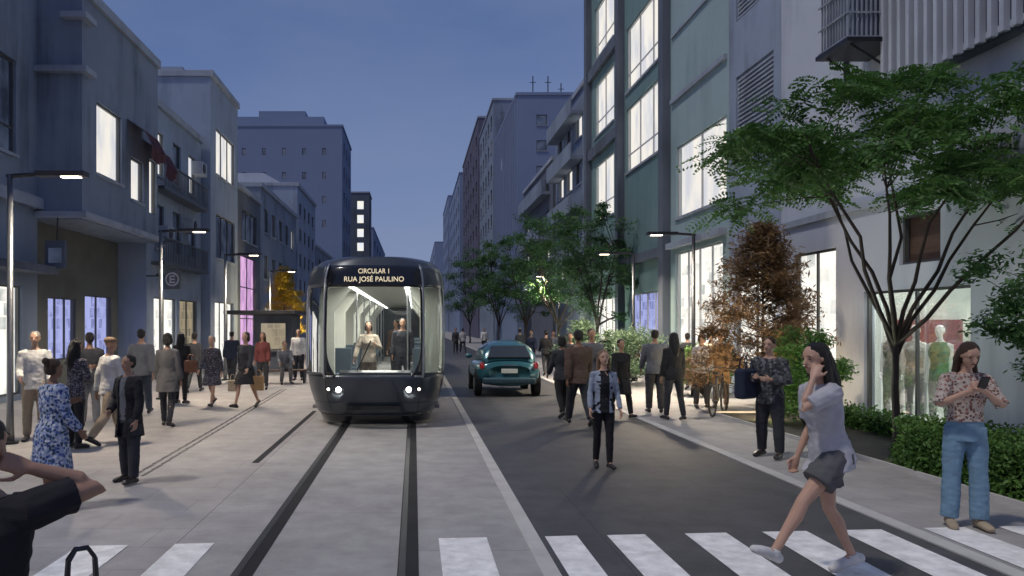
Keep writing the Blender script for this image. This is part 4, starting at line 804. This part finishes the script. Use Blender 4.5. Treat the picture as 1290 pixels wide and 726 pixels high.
for i,(px,k,H,c,l) in enumerate(far):
    P(l,px,k,H,rnd.choice((0,180,170,10)),i%2==0,top=(c,2,-.06,.013),bottom=('trousers','c_dark',2,.008),vox=.028,hair=('short','hair_black'),**(WA if i%2 else WB))
P('passenger in a cream top standing at the front of the tram',None,None,1.64,175,True,top=('c_cream',2,-.05,.014),bottom=('trousers','c_beige',2,.008),hair=('bob','hair_brown'),skin='skin_light',vox=.014,z=.36,xy=(-.98,16.2),armL=dict(t=(-.12,.16,.18)),armR=(10,20,20))
P('passenger in dark clothes standing on the right inside the tram',None,None,1.72,180,top=('c_dark',2,-.05,.014),bottom=('trousers','c_dark',2,.008),vox=.018,z=.36,xy=(-.28,18.0))
P('passenger in a brown jacket further back inside the tram',None,None,1.70,150,top=('c_brown',2,-.05,.014),bottom=('trousers','c_dark',2,.008),vox=.02,z=.36,xy=(-.52,21.6))
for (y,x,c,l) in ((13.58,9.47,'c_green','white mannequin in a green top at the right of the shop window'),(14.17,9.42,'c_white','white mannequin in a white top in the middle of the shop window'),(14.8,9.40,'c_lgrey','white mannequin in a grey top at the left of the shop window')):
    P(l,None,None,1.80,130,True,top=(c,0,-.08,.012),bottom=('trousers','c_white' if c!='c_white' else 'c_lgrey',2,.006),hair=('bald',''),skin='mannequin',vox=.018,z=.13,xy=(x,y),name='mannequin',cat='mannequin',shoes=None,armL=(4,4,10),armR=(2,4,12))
def bicycle(x,y,rz,label):
    r=root('bicycle',label,'bicycle',(x,y,0),rz)
    for yw in (-.52,.52):
        m=MB(); n=28
        pts=[V(0,yw+.33*cos(2*PI*i/n),.34+.33*sin(2*PI*i/n)) for i in range(n+1)]; m.tube(pts,.02,6); w=m.build('wheel','rubber',r,local=True)
        s=MB()
        for i in range(12): s.tube([V(0,yw,.34),V(0,yw+.32*cos(2*PI*i/12),.34+.32*sin(2*PI*i/12))],.002,3)
        s.build('spokes','rim',w,local=True)
    f=MB(); bb=V(0,-.05,.30); st=V(0,-.2,.82); hd=V(0,.36,.80); 
    for a,b in ((bb,st),(bb,hd),(st,hd),(bb,V(0,-.52,.34)),(st,V(0,-.52,.34)),(V(0,.34,.88),V(0,.52,.34))): f.tube([a,b],.018,6)
    f.build('frame','darkmetal',r,local=True)
    MB().box(-.06,-.32,.88,.06,-.1,.93).build('saddle','leather',r,local=True,bevel=.02); MB().tube([(-.26,.26,.98),(0,.34,1.0),(.26,.26,.98)],.012,6).build('handlebar','darkmetal',r,local=True)
bicycle(6.62,16.4,R(-35),'dark bicycle held on the right pavement in front of the lamp')
# ------------------------------------------------------------------ finalise meshes
dg=bpy.context.evaluated_depsgraph_get()
res=[]
for o,m,kind in RL: res.append(bpy.data.meshes.new_from_object(o.evaluated_get(dg)))
nn_=noise.noise
for (o,m,kind),me in zip(RL,res):
    o.modifiers.clear(); o.data=me; me.materials.clear(); me.materials.append(MT[m])
    if kind in('cloth','hair','open','legs'):
        sd=rnd.uniform(0,99); nv=len(me.vertices); co=np.empty(nv*3,dtype=np.float32); no=np.empty(nv*3,dtype=np.float32)
        me.vertices.foreach_get('co',co); me.vertex_normals.foreach_get('vector',no); co=co.reshape(-1,3); no=no.reshape(-1,3)
        if kind=='legs': d=[.005*nn_((x*9+sd,y*9,z*3))+.005*nn_((x*14,y*14+sd,z*26)) for x,y,z in co.tolist()]
        elif kind!='hair': d=[.011*nn_((x*7+sd,y*7,z*5))+.007*nn_((x*16,y*16+sd,z*24)) for x,y,z in co.tolist()]
        else: d=[.006*nn_((x*40+sd,y*40,z*6)) for x,y,z in co.tolist()]
        co=co+no*np.array(d,dtype=np.float32)[:,None]; me.vertices.foreach_set('co',co.ravel()); me.update()
    if kind=='open':
        bm=bmesh.new(); bm.from_mesh(me); zt=max(v.co.z for v in bm.verts)
        dl=[f for f in bm.faces if f.calc_center_median().y>.02 and abs(f.calc_center_median().x)<.035+.03*max(0,1-abs(f.calc_center_median().z-zt*.75))and f.normal.y>.2 and abs(f.calc_center_median().x)<.075]
        bmesh.ops.delete(bm,geom=dl,context='FACES'); bm.to_mesh(me); bm.free()
    me.polygons.foreach_set('use_smooth',[True]*len(me.polygons))
for o,m,w in TXT:
    me=bpy.data.meshes.new_from_object(o.evaluated_get(dg)); me.materials.clear(); me.materials.append(MT[m])
    xs=[v.co.x for v in me.vertices]; s=w/(max(xs)-min(xs)) if w else 1
    for v in me.vertices: v.co.x*=s
    n=bpy.data.objects.new('destination_text',me); COL.objects.link(n); n.parent=o.parent; n.location=o.location; n.rotation_euler=o.rotation_euler; bpy.data.objects.remove(o)
# ------------------------------------------------------------------ world, sun, camera
w=bpy.data.worlds.new('World'); S.world=w; w.use_nodes=True; N=w.node_tree.nodes; L=w.node_tree.links; bg=N['Background']
tc=N.new('ShaderNodeTexCoord'); sp=N.new('ShaderNodeSeparateXYZ'); L.new(tc.outputs['Generated'],sp.inputs[0])
cr=N.new('ShaderNodeValToRGB'); L.new(sp.outputs[2],cr.inputs[0]); e=cr.color_ramp.elements
e[0].position=0; e[0].color=(.19,.25,.43,1); e[1].position=.75; e[1].color=(.105,.15,.34,1)
q=e.new(.16); q.color=(.125,.185,.385,1); q=e.new(.38); q.color=(.068,.118,.29,1)
nz=N.new('ShaderNodeTexNoise'); nz.inputs['Scale'].default_value=2.2; nz.inputs['Detail'].default_value=7
mp=N.new('ShaderNodeMapping'); mp.inputs['Scale'].default_value=(1,1,3); L.new(tc.outputs['Generated'],mp.inputs[0]); L.new(mp.outputs[0],nz.inputs['Vector'])
mr=N.new('ShaderNodeMapRange'); mr.inputs[1].default_value=.4; mr.inputs[2].default_value=.75; mr.inputs[4].default_value=.55; L.new(nz.outputs[0],mr.inputs[0])
mx=N.new('ShaderNodeMixRGB'); mx.inputs[2].default_value=(.17,.215,.36,1); L.new(mr.outputs[0],mx.inputs[0]); L.new(cr.outputs[0],mx.inputs[1])
sk=N.new('ShaderNodeTexSky'); sk.sky_type='NISHITA'; sk.sun_disc=False; sk.sun_elevation=R(3); sk.sun_rotation=R(200)
ms=N.new('ShaderNodeMixRGB'); ms.blend_type='ADD'; ms.inputs[0].default_value=.02; L.new(mx.outputs[0],ms.inputs[1]); L.new(sk.outputs[0],ms.inputs[2])
L.new(ms.outputs[0],bg.inputs[0]); bg.inputs[1].default_value=1.0
sl=bpy.data.lights.new('sun','SUN'); sl.energy=1.4; sl.angle=R(5); sl.color=(1,.93,.85); so=bpy.data.objects.new('sun',sl); COL.objects.link(so)
so.rotation_euler=V(.42,.22,-.9).to_track_quat('-Z','Y').to_euler()
cam=bpy.data.cameras.new('camera'); co=bpy.data.objects.new('camera',cam); COL.objects.link(co); co.location=(0,0,H0); co.rotation_euler=(PI/2,0,0)
cam.lens=F/1290*36; cam.sensor_width=36; cam.shift_x=(645-522)/1290; cam.shift_y=(409-363)/1290; cam.clip_end=3000; cam.clip_start=.05
S.camera=co
S.view_settings.view_transform='Standard'; S.view_settings.look='None'; S.view_settings.exposure=0
